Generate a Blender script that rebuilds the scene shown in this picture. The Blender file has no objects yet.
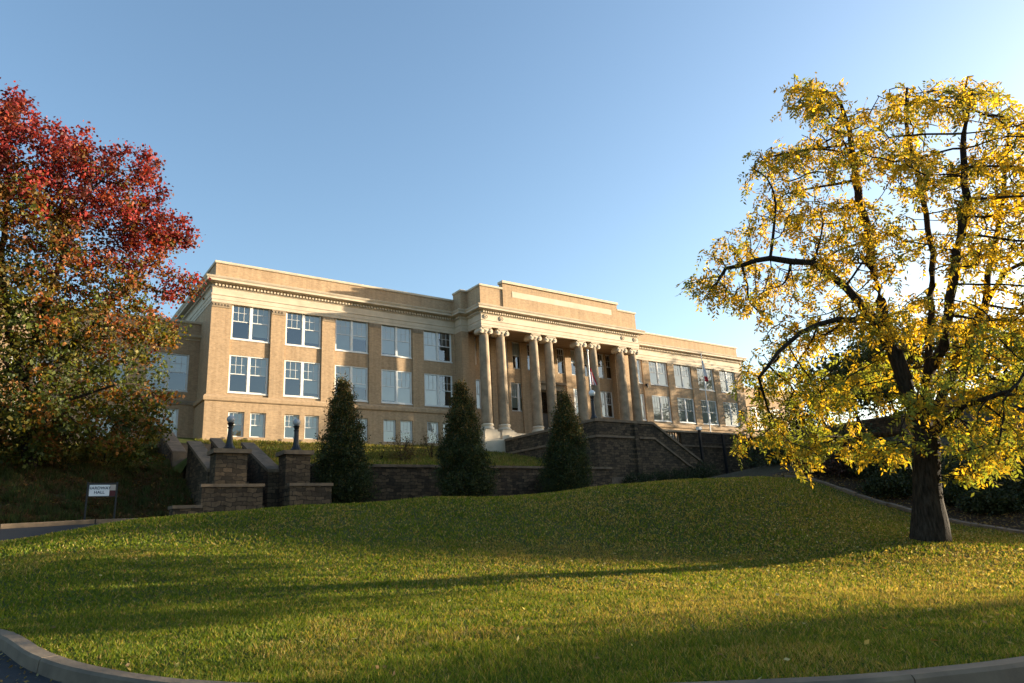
import bpy, math, random
import numpy as np
from mathutils import Vector, Matrix
from mathutils.geometry import delaunay_2d_cdt
random.seed(7); RNG = np.random.default_rng(11)
scn = bpy.context.scene
col = scn.collection
R = math.radians

# ------------------------------------------------------------------ camera
YAW, PIT, ROL = R(36.2182), R(15.0367), R(-2.9952)
FPX = 700.0
fw = Vector((math.sin(YAW)*math.cos(PIT), math.cos(YAW)*math.cos(PIT), math.sin(PIT)))
r0 = Vector((math.cos(YAW), -math.sin(YAW), 0)); u0 = r0.cross(fw)
rt = math.cos(ROL)*r0 + math.sin(ROL)*u0; up = -math.sin(ROL)*r0 + math.cos(ROL)*u0
CAM = Vector((0, 0, 1.6))
cd = bpy.data.cameras.new('camera'); cam = bpy.data.objects.new('camera', cd); col.objects.link(cam)
cam.matrix_world = Matrix(((rt.x, up.x, -fw.x, CAM.x), (rt.y, up.y, -fw.y, CAM.y), (rt.z, up.z, -fw.z, CAM.z), (0, 0, 0, 1)))
cd.sensor_width = 36; cd.lens = 36*FPX/1024; cd.clip_end = 3000; cd.clip_start = .1
scn.camera = cam
def at(u, v, dist):                      # a picture measurement turned into a site coordinate at a given ground distance
    d = fw + rt*((u-512)/FPX) - up*((v-341.5)/FPX); d /= math.hypot(d.x, d.y)
    return CAM + d*dist

# ------------------------------------------------------------------ helpers
ORI = {}
def tag(o, label=None, cat=None, group=None, kind=None):
    if label: o['label'] = label
    if cat: o['category'] = cat
    if group: o['group'] = group
    if kind: o['kind'] = kind
    return o
def empty(name, loc, label=None, cat=None, group=None, rz=0):
    o = bpy.data.objects.new(name, None); col.objects.link(o); o.location = loc; o.rotation_euler.z = rz
    o.empty_display_size = .3
    ORI[o] = Vector(loc); return tag(o, label, cat, group)
def link(name, me, mat, parent=None, loc=None):
    o = bpy.data.objects.new(name, me); col.objects.link(o)
    if mat is not None:
        for m in (mat if isinstance(mat, (list, tuple)) else [mat]): me.materials.append(m)
    if parent is not None: o.parent = parent
    if loc is not None: o.location = loc
    return o
class MB:
    """collects quads; build() links them as one mesh object"""
    def __init__(s, off=(0, 0, 0)): s.v = []; s.f = []; s.mi = []; s.off = Vector(off); s.smooth = False
    def add(s, vs, fs, mi=0):
        b = len(s.v); s.v += [tuple(v) for v in vs]; s.f += [tuple(b+i for i in f) for f in fs]; s.mi += [mi]*len(fs)
    def box(s, x0, x1, y0, y1, z0, z1, mi=0):
        vs = [(x0,y0,z0),(x1,y0,z0),(x1,y1,z0),(x0,y1,z0),(x0,y0,z1),(x1,y0,z1),(x1,y1,z1),(x0,y1,z1)]
        s.add(vs, [(3,2,1,0),(4,5,6,7),(0,1,5,4),(1,2,6,5),(2,3,7,6),(3,0,4,7)], mi)
    def prism(s, pts, z0, z1):           # plan polygon (ccw), z may be callables
        n = len(pts); f0 = z0 if callable(z0) else (lambda x, y: z0); f1 = z1 if callable(z1) else (lambda x, y: z1)
        vs = [(x, y, f0(x, y)) for x, y in pts]+[(x, y, f1(x, y)) for x, y in pts]
        s.add(vs, [tuple(range(n-1, -1, -1)), tuple(range(n, 2*n))]+[(i, (i+1) % n, n+(i+1) % n, n+i) for i in range(n)])
    def lathe(s, cx, cy, prof, n=16, mod=None):   # prof [(r,z)]
        vs = []
        for r, z in prof:
            for k in range(n):
                a = 2*math.pi*k/n; rr = r*(mod(a) if mod else 1)
                vs.append((cx+rr*math.cos(a), cy+rr*math.sin(a), z))
        fs = [(i*n+k, i*n+(k+1) % n, (i+1)*n+(k+1) % n, (i+1)*n+k) for i in range(len(prof)-1) for k in range(n)]
        fs.append(tuple(range(n-1, -1, -1))); fs.append(tuple(range((len(prof)-1)*n, len(prof)*n)))
        s.add(vs, fs)
    def tube(s, pts, r, n=6):
        pts = [Vector(p) for p in pts]; rings = []
        for i, p in enumerate(pts):
            d = (pts[min(i+1, len(pts)-1)]-pts[max(i-1, 0)]).normalized()
            a = d.cross(Vector((0, 0, 1))) if abs(d.z) < .95 else d.cross(Vector((1, 0, 0)))
            a.normalize(); b = d.cross(a); rr = r[i] if isinstance(r, (list, tuple)) else r
            rings.append([p+a*rr*math.cos(2*math.pi*k/n)+b*rr*math.sin(2*math.pi*k/n) for k in range(n)])
        vs = [q for g in rings for q in g]
        fs = [(i*n+k, (i+1)*n+k, (i+1)*n+(k+1) % n, i*n+(k+1) % n) for i in range(len(pts)-1) for k in range(n)]
        fs.append(tuple(range(n))); fs.append(tuple(range(len(vs)-1, len(vs)-n-1, -1)))
        s.add(vs, fs)
    def sweep(s, path, prof, closed_prof=False, normals=None):
        """path: plan points, outward is on the right of travel; prof: (out, z) from low to high"""
        n = len(path); P = [Vector((p[0], p[1])) for p in path]; offs = []
        for i in range(n):
            d1 = (P[i]-P[i-1]).normalized() if i > 0 else (P[1]-P[0]).normalized()
            d2 = (P[i+1]-P[i]).normalized() if i < n-1 else d1
            n1 = Vector((d1.y, -d1.x)); n2 = Vector((d2.y, -d2.x)); m = n1+n2
            m = m/ max(1e-6, m.dot(n1)) if m.length > 1e-6 else n1
            offs.append(m)
        k = len(prof); vs = []
        for i in range(n):
            for o, z in prof: vs.append((P[i].x+offs[i].x*o, P[i].y+offs[i].y*o, z))
        fs = [(i*k+j, (i+1)*k+j, (i+1)*k+j+1, i*k+j+1) for i in range(n-1) for j in range(k-1)]
        fs.append(tuple(range(k-1, -1, -1))); fs.append(tuple(range((n-1)*k, n*k)))
        s.add(vs, fs)
    def plate(s, x0, x1, z0, z1, y, ops, depth, back=False):
        """wall face at y (facing -Y) with rectangular openings and reveals"""
        xs = sorted({x0, x1, *[o[0] for o in ops], *[o[1] for o in ops]}); zs = sorted({z0, z1, *[o[2] for o in ops], *[o[3] for o in ops]})
        xs = [x for x in xs if x0-1e-6 <= x <= x1+1e-6]; zs = [z for z in zs if z0-1e-6 <= z <= z1+1e-6]
        for i in range(len(xs)-1):
            for j in range(len(zs)-1):
                cx = (xs[i]+xs[i+1])/2; cz = (zs[j]+zs[j+1])/2
                if any(o[0] < cx < o[1] and o[2] < cz < o[3] for o in ops): continue
                s.add([(xs[i], y, zs[j]), (xs[i+1], y, zs[j]), (xs[i+1], y, zs[j+1]), (xs[i], y, zs[j+1])], [(0, 1, 2, 3)])
        for a, b, c, d in ops:
            e = y+depth
            s.add([(a, y, c), (a, e, c), (a, e, d), (a, y, d)], [(0, 1, 2, 3)]); s.add([(b, y, c), (b, y, d), (b, e, d), (b, e, c)], [(0, 1, 2, 3)])
            s.add([(a, y, c), (b, y, c), (b, e, c), (a, e, c)], [(0, 1, 2, 3)]); s.add([(a, y, d), (a, e, d), (b, e, d), (b, y, d)], [(0, 1, 2, 3)])
    def mesh(s, name, off=None):
        o = off if off is not None else s.off
        me = bpy.data.meshes.new(name); me.from_pydata([(x-o[0], y-o[1], z-o[2]) for x, y, z in s.v], [], s.f); me.update()
        if any(s.mi): me.polygons.foreach_set('material_index', s.mi)
        if s.smooth: me.polygons.foreach_set('use_smooth', [True]*len(me.polygons))
        return me
    def build(s, name, mat, parent=None, off=None):
        if off is None: off = ORI.get(parent, s.off) if parent is not None else s.off
        o = link(name, s.mesh(name, off), mat, parent); ORI[o] = Vector(off); return o
def tri_mesh(name, V, n, cols=None, sides=4):
    """V (N*sides,3) numpy -> polygons of `sides` corners with a per-face tint"""
    N = len(V)//sides; me = bpy.data.meshes.new(name)
    me.vertices.add(len(V)); me.vertices.foreach_set('co', V.astype(np.float32).ravel())
    me.loops.add(len(V)); me.loops.foreach_set('vertex_index', np.arange(len(V), dtype=np.int32))
    me.polygons.add(N); me.polygons.foreach_set('loop_start', np.arange(0, len(V), sides, dtype=np.int32))
    me.polygons.foreach_set('loop_total', np.full(N, sides, dtype=np.int32))
    me.update(calc_edges=True)
    if cols is not None:
        a = me.color_attributes.new('tint', 'FLOAT_COLOR', 'CORNER')
        c = np.ones((N, 4), np.float32); c[:, :3] = cols
        a.data.foreach_set('color', np.repeat(c, sides, axis=0).ravel())
    return me

# ------------------------------------------------------------------ materials
def newmat(name):
    m = bpy.data.materials.new(name); m.use_nodes = True; nt = m.node_tree; b = nt.nodes['Principled BSDF']
    return m, nt, b
def N(nt, t, **kw):
    n = nt.nodes.new(t)
    for k, v in kw.items():
        if k in n.inputs: n.inputs[k].default_value = v
        else: setattr(n, k, v)
    return n
def ramp(nt, stops, fac):
    n = nt.nodes.new('ShaderNodeValToRGB'); e = n.color_ramp.elements
    while len(e) > 1: e.remove(e[0])
    e[0].position = stops[0][0]; e[0].color = (*stops[0][1], 1)
    for p, c in stops[1:]:
        k = e.new(p); k.color = (*c, 1)
    nt.links.new(fac, n.inputs[0]); return n.outputs[0]
def mix(nt, a, b, fac, mode='MIX'):
    n = nt.nodes.new('ShaderNodeMix'); n.data_type = 'RGBA'; n.blend_type = mode
    for i, x in ((6, a), (7, b), (0, fac)):
        if hasattr(x, 'links') : nt.links.new(x, n.inputs[i])
        else: n.inputs[i].default_value = (*x, 1) if isinstance(x, tuple) else x
    return n.outputs[2]
def coords(nt, wall=False):
    g = nt.nodes.new('ShaderNodeNewGeometry').outputs['Position']
    if not wall: return g
    s = nt.nodes.new('ShaderNodeSeparateXYZ'); nt.links.new(g, s.inputs[0])
    a = N(nt, 'ShaderNodeMath', operation='ADD'); nt.links.new(s.outputs[0], a.inputs[0]); nt.links.new(s.outputs[1], a.inputs[1])
    c = nt.nodes.new('ShaderNodeCombineXYZ'); nt.links.new(a.outputs[0], c.inputs[0]); nt.links.new(s.outputs[2], c.inputs[1])
    return c.outputs[0]
def noise(nt, vec, scale, detail=4, rough=.55):
    n = N(nt, 'ShaderNodeTexNoise', Scale=scale, Detail=detail, Roughness=rough); nt.links.new(vec, n.inputs['Vector']); return n.outputs[0]
def bump(nt, b, h, strength, dist=.02):
    n = N(nt, 'ShaderNodeBump', Strength=strength, Distance=dist); nt.links.new(h, n.inputs['Height']); nt.links.new(n.outputs[0], b.inputs['Normal'])
def plain(name, c1, c2=None, scale=2.0, rough=.85, bs=.2, metal=0, spec=.3):
    m, nt, b = newmat(name); c2 = c2 or tuple(x*.75 for x in c1); g = coords(nt)
    f = noise(nt, g, scale, 6); c = ramp(nt, [(.3, c2), (.7, c1)], f)
    nt.links.new(c, b.inputs['Base Color']); b.inputs['Roughness'].default_value = rough; b.inputs['Metallic'].default_value = metal
    b.inputs['Specular IOR Level'].default_value = spec
    if bs: bump(nt, b, noise(nt, g, scale*8, 4), bs)
    return m
def bricks(name, c1, c2, mortar, w, h, msize, vary=.35, bs=.5, dist=.02, stain=(.16, .12, .08), stamt=.25, offs=.5, warp=0):
    m, nt, b = newmat(name); v = coords(nt, True)
    if warp:
        nz = N(nt, 'ShaderNodeTexNoise', Scale=2.2, Detail=3); nt.links.new(v, nz.inputs['Vector'])
        sc = N(nt, 'ShaderNodeVectorMath', operation='MULTIPLY_ADD'); nt.links.new(nz.outputs[1], sc.inputs[0]); sc.inputs[1].default_value = (warp,)*3; nt.links.new(v, sc.inputs[2]); vv = sc.outputs[0]
    else: vv = v
    t = N(nt, 'ShaderNodeTexBrick', offset=offs); nt.links.new(vv, t.inputs['Vector'])
    for k, x in (('Color1', c1), ('Color2', c2), ('Mortar', mortar)): t.inputs[k].default_value = (*x, 1)
    t.inputs['Scale'].default_value = 1; t.inputs['Brick Width'].default_value = w; t.inputs['Row Height'].default_value = h
    t.inputs['Mortar Size'].default_value = msize; t.inputs['Mortar Smooth'].default_value = .1
    c = t.outputs[0]
    f = noise(nt, v, .35, 6, .65); c = mix(nt, c, stain, ramp(nt, [(.5, (0, 0, 0)), (.8, (stamt,)*3)], f))
    mp = N(nt, 'ShaderNodeVectorMath', operation='MULTIPLY'); nt.links.new(v, mp.inputs[0]); mp.inputs[1].default_value = (2.6, .16, 1); c = mix(nt, c, ramp(nt, [(.35, (.80, .78, .76)), (.6, (1.04,)*3)], noise(nt, mp.outputs[0], 1.0, 5, .6)), .75, 'MULTIPLY')
    f2 = noise(nt, v, 5, 5); c = mix(nt, c, ramp(nt, [(.3, (1-vary,)*3), (.7, (1.08,)*3)], f2), .8, 'MULTIPLY')
    nt.links.new(c, b.inputs['Base Color']); b.inputs['Roughness'].default_value = .9; b.inputs['Specular IOR Level'].default_value = .2
    bump(nt, b, t.outputs[1], -bs, dist); return m
def leafmat(name, transl=.45, gloss=.1, rough=.5):
    m = bpy.data.materials.new(name); m.use_nodes = True; nt = m.node_tree; nt.nodes.clear()
    o = nt.nodes.new('ShaderNodeOutputMaterial'); a = N(nt, 'ShaderNodeAttribute', attribute_name='tint')
    d = nt.nodes.new('ShaderNodeBsdfDiffuse'); t = nt.nodes.new('ShaderNodeBsdfTranslucent'); g = N(nt, 'ShaderNodeBsdfGlossy', Roughness=rough)
    g.inputs[0].default_value = (.6, .6, .6, 1)
    nt.links.new(a.outputs[0], d.inputs[0])
    br = mix(nt, a.outputs[0], (1.15, 1.08, .5), 1.0, 'MULTIPLY'); nt.links.new(br, t.inputs[0])
    m1 = N(nt, 'ShaderNodeMixShader', Fac=transl); nt.links.new(d.outputs[0], m1.inputs[1]); nt.links.new(t.outputs[0], m1.inputs[2])
    m2 = N(nt, 'ShaderNodeMixShader', Fac=gloss); nt.links.new(m1.outputs[0], m2.inputs[1]); nt.links.new(g.outputs[0], m2.inputs[2])
    nt.links.new(m2.outputs[0], o.inputs[0]); return m
BRICK = bricks('buff_brick', (.47, .31, .175), (.36, .235, .13), (.43, .34, .24), .22, .075, .008, .2, .25, .006)
STONE = bricks('rubble_sandstone', (.155, .108, .066), (.05, .038, .026), (.035, .028, .021), .46, .19, .016, .55, 1.0, .05, (.04, .036, .028), .6, .37, warp=.30)
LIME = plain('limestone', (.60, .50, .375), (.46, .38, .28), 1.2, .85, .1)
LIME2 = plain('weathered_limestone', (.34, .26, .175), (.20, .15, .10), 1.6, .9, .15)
COPING = plain('sandstone_coping', (.22, .155, .10), (.10, .075, .052), 2.5, .9, .3)
WHITEP = plain('white_window_paint', (.72, .71, .68), (.62, .61, .58), 3, .5, 0)
ROOF = plain('roof_membrane', (.07, .07, .072), None, 1)
BLACK = plain('black_iron', (.014, .014, .016), None, 4, .45, 0, .3, .5)
GLOBE = plain('opal_globe', (.72, .72, .70), (.68, .68, .66), 2, .25, 0, 0, .5)
GLOBD = plain('grey_globe', (.34, .35, .37), (.28, .29, .31), 2, .35, 0, 0, .5)  # darker grey than the opal globe, for the two step lamps
CONC = plain('kerb_concrete', (.20, .15, .10), (.095, .073, .053), 1.8, .9, .3)
BARKM, nt, b = newmat('dark_bark')
mp_ = N(nt, 'ShaderNodeVectorMath', operation='MULTIPLY'); nt.links.new(coords(nt), mp_.inputs[0]); mp_.inputs[1].default_value = (9, 9, 1.6)
fu = noise(nt, mp_.outputs[0], 1.6, 6, .65); nt.links.new(ramp(nt, [(.35, (.010, .008, .006)), (.55, (.036, .027, .020)), (.75, (.060, .048, .036))], fu), b.inputs['Base Color'])
b.inputs['Roughness'].default_value = .95; b.inputs['Specular IOR Level'].default_value = .1; bump(nt, b, fu, 1.0, .06)
BLIND = plain('window_blind', (.74, .75, .70), (.66, .67, .63), 1, .8, 0)
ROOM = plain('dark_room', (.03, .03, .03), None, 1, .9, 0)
DOORM = plain('dark_bronze_door', (.05, .04, .032), None, 2, .5, 0)
SIGNW = plain('white_sign_face', (.62, .66, .70), (.58, .62, .66), 2, .5, 0)
SIGNK = plain('sign_letter_navy', (.03, .05, .08), None, 2, .5, 0)
SIGNG = plain('sign_grey_patch', (.42, .38, .35), None, 2, .5, 0)
SIGNM = plain('sign_maroon_patch', (.07, .008, .014), None, 2, .5, 0)
POLEM = plain('pole_white', (.6, .6, .6), None, 2, .4, 0, .2)
LEAF = leafmat('leaf_blade', .4, .02, .6); LEAFY = leafmat('leaf_yellow', .5, .02, .6); LEAFD = leafmat('leaf_dark', .2, .03, .5); GRASSM = leafmat('grass_blade', .45, .015, .6)
# pane: fresnel mirror over clear
PANE = bpy.data.materials.new('window_glass'); PANE.use_nodes = True; nt = PANE.node_tree; nt.nodes.clear()
o_ = nt.nodes.new('ShaderNodeOutputMaterial'); tr = nt.nodes.new('ShaderNodeBsdfTransparent'); gl = N(nt, 'ShaderNodeBsdfGlossy', Roughness=.02)
tr.inputs[0].default_value = (.88, .92, .92, 1); gl.inputs[0].default_value = (.95, .97, 1, 1)
fr = N(nt, 'ShaderNodeFresnel', IOR=2.3); ms = nt.nodes.new('ShaderNodeMixShader'); nt.links.new(fr.outputs[0], ms.inputs[0]); nt.links.new(tr.outputs[0], ms.inputs[1]); nt.links.new(gl.outputs[0], ms.inputs[2]); nt.links.new(ms.outputs[0], o_.inputs[0])
bp = N(nt, 'ShaderNodeBump', Strength=.15, Distance=.02); nz = N(nt, 'ShaderNodeTexNoise', Scale=1.2, Detail=1); nt.links.new(coords(nt), nz.inputs['Vector']); nt.links.new(nz.outputs[0], bp.inputs['Height']); nt.links.new(bp.outputs[0], gl.inputs['Normal'])
# soils
def groundmat(name, stops, scale, stops2=None, bs=.6):
    m, nt, b = newmat(name); g = coords(nt)
    c = ramp(nt, stops, noise(nt, g, scale, 8, .7))
    if stops2: c = mix(nt, c, ramp(nt, stops2, noise(nt, g, .22, 5, .6)), .5)
    nt.links.new(c, b.inputs['Base Color']); b.inputs['Roughness'].default_value = .95; b.inputs['Specular IOR Level'].default_value = .1
    bump(nt, b, noise(nt, g, 14, 5, .7), bs, .05); return m
TURF = groundmat('turf_soil', [(.3, (.022, .030, .008)), (.55, (.055, .070, .016)), (.75, (.10, .095, .03))], 9, [(.35, (.03, .045, .01)), (.7, (.12, .11, .035))])
DARKG = groundmat('dark_rough_ground', [(.3, (.024, .020, .011)), (.6, (.05, .042, .02)), (.8, (.085, .055, .028))], 6)  # dark brown mix of soil and rough grass
BANKG = groundmat('bank_groundcover', [(.3, (.06, .06, .025)), (.6, (.12, .10, .045)), (.8, (.18, .12, .06))], 5, [(.3, (.09, .09, .035)), (.7, (.15, .11, .055))])
MULCH = groundmat('mulch', [(.3, (.020, .014, .009)), (.6, (.05, .032, .018)), (.85, (.14, .085, .04))], 7)
ASPH = groundmat('asphalt', [(.3, (.030, .031, .033)), (.7, (.055, .055, .056))], 30, [(.4, (.035, .036, .038)), (.7, (.06, .06, .06))], .3)

# ------------------------------------------------------------------ terrain
def catmull(pts, closed=True, n=5):
    P = [np.array(p, float) for p in pts]; out = []; m = len(P)
    for i in range(m if closed else m-1):
        g = (lambda k: P[k % m]) if closed else (lambda k: P[max(0, min(m-1, k))])
        a, b, c, d = g(i-1), g(i), g(i+1), g(i+2)
        for t in np.linspace(0, 1, n, endpoint=False):
            out.append(.5*((2*b)+(-a+c)*t+(2*a-5*b+4*c-d)*t*t+(-a+3*b-3*c+d)*t**3))
    if not closed: out.append(P[-1])
    return out
OUT = [(.23, 14.12, .49), (.77, 11.71, .32), (1.21, 10.35, .23), (1.93, 8.97, .15), (2.9, 7.4, .15), (4.3, 5.6, .15), (6.13, 4.03, .15), (7.15, 3.49, .15), (8.15, 3.1, .15),
       (11, 2.3, .15), (16, 2.1, .12), (22, 3.0, .12), (27, 5.5, .2), (29.24, 10.31, .52), (30.16, 13.38, 1.08), (31.2, 17.2, 2.25), (30.9, 19.9, 3.3),
       (29.3, 21.4, 3.25), (25.5, 22.9, 3.1), (21.4, 24.1, 3.0), (14.5, 26.7, 2.78), (9.7, 28.8, 2.66), (6, 29.8, 2.5), (3.6, 30.1, 2.42), (1.75, 29.1, 2.2), (.2, 28.1, 2.0),
       (-3, 25.5, 1.6), (-4.5, 21, 1.1), (-3, 17.5, .75), (-1.2, 15.6, .58)]
CT = list(OUT)+[(.16, 27, 2.0), (1.73, 27.9, 2.24), (3.55, 28.78, 2.52), (6.09, 28.35, 2.70), (9.5, 27.4, 2.86), (14.08, 25.35, 3.0), (20.99, 22.81, 3.19), (24.86, 21.7, 3.34), (28.61, 20.16, 3.38),
      (2.1, 19.9, 1.35), (6.6, 18.9, 1.12), (11.6, 16.3, .85), (16.8, 14.2, .62), (20.7, 7.4, .25), (22.7, 10.5, .68), (17, 18.5, 1.75), (12, 21.5, 2.0), (24, 16, 1.9), (5.5, 24, 2.1), (7, 10, .25), (12, 8, .2),
      (0, 0, .15), (5, -5, .15), (-6, 8, .3), (-9, 20, 1.1), (-6, 30, 2.1), (0, 31, 2.55), (-.5, 34, 2.75), (3.2, 32.6, 2.72), (5, 34.8, 2.95), (3.2, 35.9, 2.98), (9, 34.2, 2.85), (14, 36, 3.3), (21, 34, 3.4), (27.5, 33, 3.5), (36, 34, 3.9), (42, 36, 4.2), (52, 42, 4.6),
      (64, 44, 5.0), (16, 45, 3.0), (30, 50, 4.0), (-10, 45, 3), (-30, 30, 2), (-40, 60, 3), (10, 70, 3.5), (50, 70, 5), (34, 17.5, 2.9), (33, 12, 1.4), (38.6, 19, 3.6), (38.6, 14, 2.0), (36, 8, .9), (45, 14, 3.6), (45, 27, 5.6),
      (62, 12, 6), (62, 28, 8), (40, -4, .8), (60, -12, 3), (90, -22, 5), (90, -14, 6.2), (90, -10, 6.8), (90, -8, 9.3), (90, -5.5, 11.6), (90, -3.5, 12.9), (90, 0, 13.6), (90, 3, 13.9), (90, 6, 14.2), (90, 13, 15), (90, 24, 16), (90, 37, 14), (90, 50, 12), (85, 75, 8),
      (120, 0, 12), (120, 40, 15), (150, -20, 8), (-30, -30, 0), (30, -30, 0), (100, -60, 2)]
CT = np.array(CT)
def tps_fit(P):
    n = len(P); d = np.hypot(P[:, None, 0]-P[None, :, 0], P[:, None, 1]-P[None, :, 1]); K = np.where(d > 0, d*d*np.log(d+1e-12), 0)+np.eye(n)*.05
    A = np.zeros((n+3, n+3)); A[:n, :n] = K; A[:n, n] = 1; A[:n, n+1:] = P[:, :2]; A[n, :n] = 1; A[n+1:, :n] = P[:, :2].T
    return np.linalg.solve(A, np.concatenate([P[:, 2], [0, 0, 0]]))
W_ = tps_fit(CT)
def G(x, y):
    x = np.atleast_1d(np.asarray(x, float)); y = np.atleast_1d(np.asarray(y, float)); out = np.empty(len(x))
    for i in range(0, len(x), 20000):
        xx, yy = x[i:i+20000], y[i:i+20000]; d2 = (xx[:, None]-CT[None, :, 0])**2+(yy[:, None]-CT[None, :, 1])**2
        out[i:i+20000] = (.5*d2*np.log(d2+1e-12))@W_[:-3]+W_[-3]+W_[-2]*xx+W_[-1]*yy
    return out
def g1(x, y): return float(G([x], [y])[0])
def pip(x, y, poly):
    x = np.asarray(x); y = np.asarray(y); ins = np.zeros(len(x), bool); n = len(poly)
    for i in range(n):
        x1, y1 = poly[i][:2]; x2, y2 = poly[(i+1) % n][:2]
        c = ((y1 > y) != (y2 > y)) & (x < (x2-x1)*(y-y1)/((y2-y1)+1e-15)+x1); ins ^= c
    return ins
def sheet(name, outer, holes, step, zf, mat, jitter=.2):
    def dn(q, s_):
        q = [tuple(p[:2]) for p in q]; o_ = []
        for a, b in zip(q, q[1:]+q[:1]):
            k = max(1, int(math.dist(a, b)/s_)); o_ += [(a[0]+(b[0]-a[0])*t/k, a[1]+(b[1]-a[1])*t/k) for t in range(k)]
        return o_
    outer = dn(outer, step*1.5); holes = [dn(h, step*1.5) for h in holes]
    polys = [outer]+holes; V = []; E = []
    for p in polys:
        b = len(V); V += [(q[0], q[1]) for q in p]; E += [(b+i, b+(i+1) % len(p)) for i in range(len(p))]
    xs = [q[0] for q in outer]; ys = [q[1] for q in outer]
    gx, gy = np.meshgrid(np.arange(min(xs), max(xs), step), np.arange(min(ys), max(ys), step)); gx = gx.ravel()+RNG.uniform(-jitter, jitter, gx.size)*step; gy = gy.ravel()+RNG.uniform(-jitter, jitter, gy.size)*step
    ok = pip(gx, gy, outer)
    for h in holes: ok &= ~pip(gx, gy, h)
    V += list(zip(gx[ok], gy[ok]))
    vo, eo, fo, *_ = delaunay_2d_cdt([Vector(v) for v in V], E, [], 0, 1e-5)
    vx = np.array([v.x for v in vo]); vy = np.array([v.y for v in vo]); cx = np.array([sum(vx[i] for i in f)/len(f) for f in fo]); cy = np.array([sum(vy[i] for i in f)/len(f) for f in fo])
    ok = pip(cx, cy, outer)
    for h in holes: ok &= ~pip(cx, cy, h)
    z = zf(vx, vy); me = bpy.data.meshes.new(name); me.from_pydata(list(zip(vx, vy, z)), [], [f for f, k in zip(fo, ok) if k]); me.update()
    me.polygons.foreach_set('use_smooth', [True]*len(me.polygons))
    o = link(name, me, mat); tag(o, kind='structure'); return o
lawn_out = [tuple(p[:2]) for p in catmull(OUT, True, 5)]
IR, IB = 12*5, 17*5                                    # indices on the outline: right end of the street kerb, back end of the drive
outer_drive = [tuple(p) for p in catmull([(29.3, 21.4), (31, 24.3), (27, 27.3), (22, 29.3), (15, 31.6), (10, 33.0), (5, 33.6), (1.5, 33.0), (-3, 31.6), (-9, 27), (-11, 20), (-9.5, 12), (-6, 4), (-3, -4), (6, -8), (18, -8), (45, -6)], False, 4)]
drive_poly = [lawn_out[i] for i in range(IR, -1, -1)]+[lawn_out[i] for i in range(len(lawn_out)-1, IB-1, -1)]+outer_drive[1:]+[(45, 2.5), (33, 3.6)]
site_hole = outer_drive+[(45, 2.5), (33, 3.6)]+[lawn_out[i] for i in range(IR, IB)]
sheet('lawn', lawn_out, [], .6, lambda x, y: G(x, y), TURF)
sheet('road', drive_poly, [], .8, lambda x, y: G(x, y)-.135, ASPH)
bed = [lawn_out[i] for i in range(IR+2, IB-2)]+[(33.5, 23), (38.4, 22.5), (38.9, 15), (38.5, 8), (31, 5)]
sheet('ground', [(-220, -160), (500, -160), (500, 500), (-220, 500)], [site_hole], 5.5, lambda x, y: np.where((x > 200) | (x < -60) | (y > 120) | (y < -70), 5+0*x, np.clip(G(x, y), -1, 16)), DARKG)
bedo = sheet('mulch_bed', bed, [], .7, lambda x, y: G(x, y)+.05+.03*np.sin(x*7)*np.sin(y*5), MULCH)
# kerbs as swept profiles following the terrain
def kerb(name, pts, label=None, inner=.0, w=.2, low=-.2, top=.03, mat=CONC, flip=1):
    m = MB(); P = [np.array(p[:2]) for p in pts]; n = len(P); rings = []
    for i in range(n):
        d = P[min(i+1, n-1)]-P[max(i-1, 0)]; d /= np.linalg.norm(d)+1e-9; nr = np.array([d[1], -d[0]])*flip; z = g1(*P[i])
        rings.append([(P[i]+nr*o).tolist()+[z+h] for o, h in ((inner, -.2), (inner, top), (inner+.015, top+.012), (w-.03, top+.012), (w, top-.02), (w+.02, low))])
    k = 6
    for s0 in range(0, n-1, 9):                        # cast lengths with open joints
        seg = [list(map(list, r_)) for r_ in rings[s0:s0+10]]
        if len(seg) < 2: break
        A0, A1 = np.array(seg[-1]), np.array(seg[-2]); seg[-1] = (A0+(A1-A0)*.07).tolist(); hj = random.uniform(-.006, .006)
        vs = [(q[0], q[1], q[2]+hj) for r_ in seg for q in r_]
        m.add(vs, [(i*k+j, i*k+j+1, (i+1)*k+j+1, (i+1)*k+j) for i in range(len(seg)-1) for j in range(k-1)]+[tuple(range(k)), tuple(range(len(vs)-1, len(vs)-k-1, -1))])
    o = m.build(name, mat); tag(o, kind='structure'); return o
kr = [lawn_out[i % len(lawn_out)] for i in range(IB, len(lawn_out)+IR+1)]
def dense(p, s=.3):
    out = []
    for a, b in zip(p[:-1], p[1:]):
        n = max(1, int(math.dist(a, b)/s)); out += [(a[0]+(b[0]-a[0])*t/n, a[1]+(b[1]-a[1])*t/n) for t in range(n)]
    return out+[p[-1]]
kerb('kerb', dense(kr), w=.23)
kerb('kerb', dense([p for p in outer_drive]), w=.12, mat=COPING)
# stone edging between lawn and planting bed, block by block
eg = dense([lawn_out[i] for i in range(IR+3, IB-3)], .45); m = MB(); 
for a, b in zip(eg[:-1], eg[1:]):
    a = np.array(a); b = np.array(b); d = (b-a)/np.linalg.norm(b-a); nr = np.array([d[1], -d[0]]); a = a+d*.012; b = b-d*.012
    h = .13+random.uniform(-.02, .03); w0 = random.uniform(-.02, .02)
    q = [a+nr*w0, b+nr*w0, b+nr*(.24+w0), a+nr*(.24+w0)][::-1]; zz = [g1(*p) for p in q]
    vs = [(p[0], p[1], z-.15) for p, z in zip(q, zz)]+[(p[0], p[1], z+h) for p, z in zip(q, zz)]
    m.add(vs, [(3, 2, 1, 0), (4, 5, 6, 7), (0, 1, 5, 4), (1, 2, 6, 5), (2, 3, 7, 6), (3, 0, 4, 7)])
tag(m.build('stone_edging', COPING), 'low edging of stone blocks curving between the lawn and the dark planting bed', 'edging')
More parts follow.
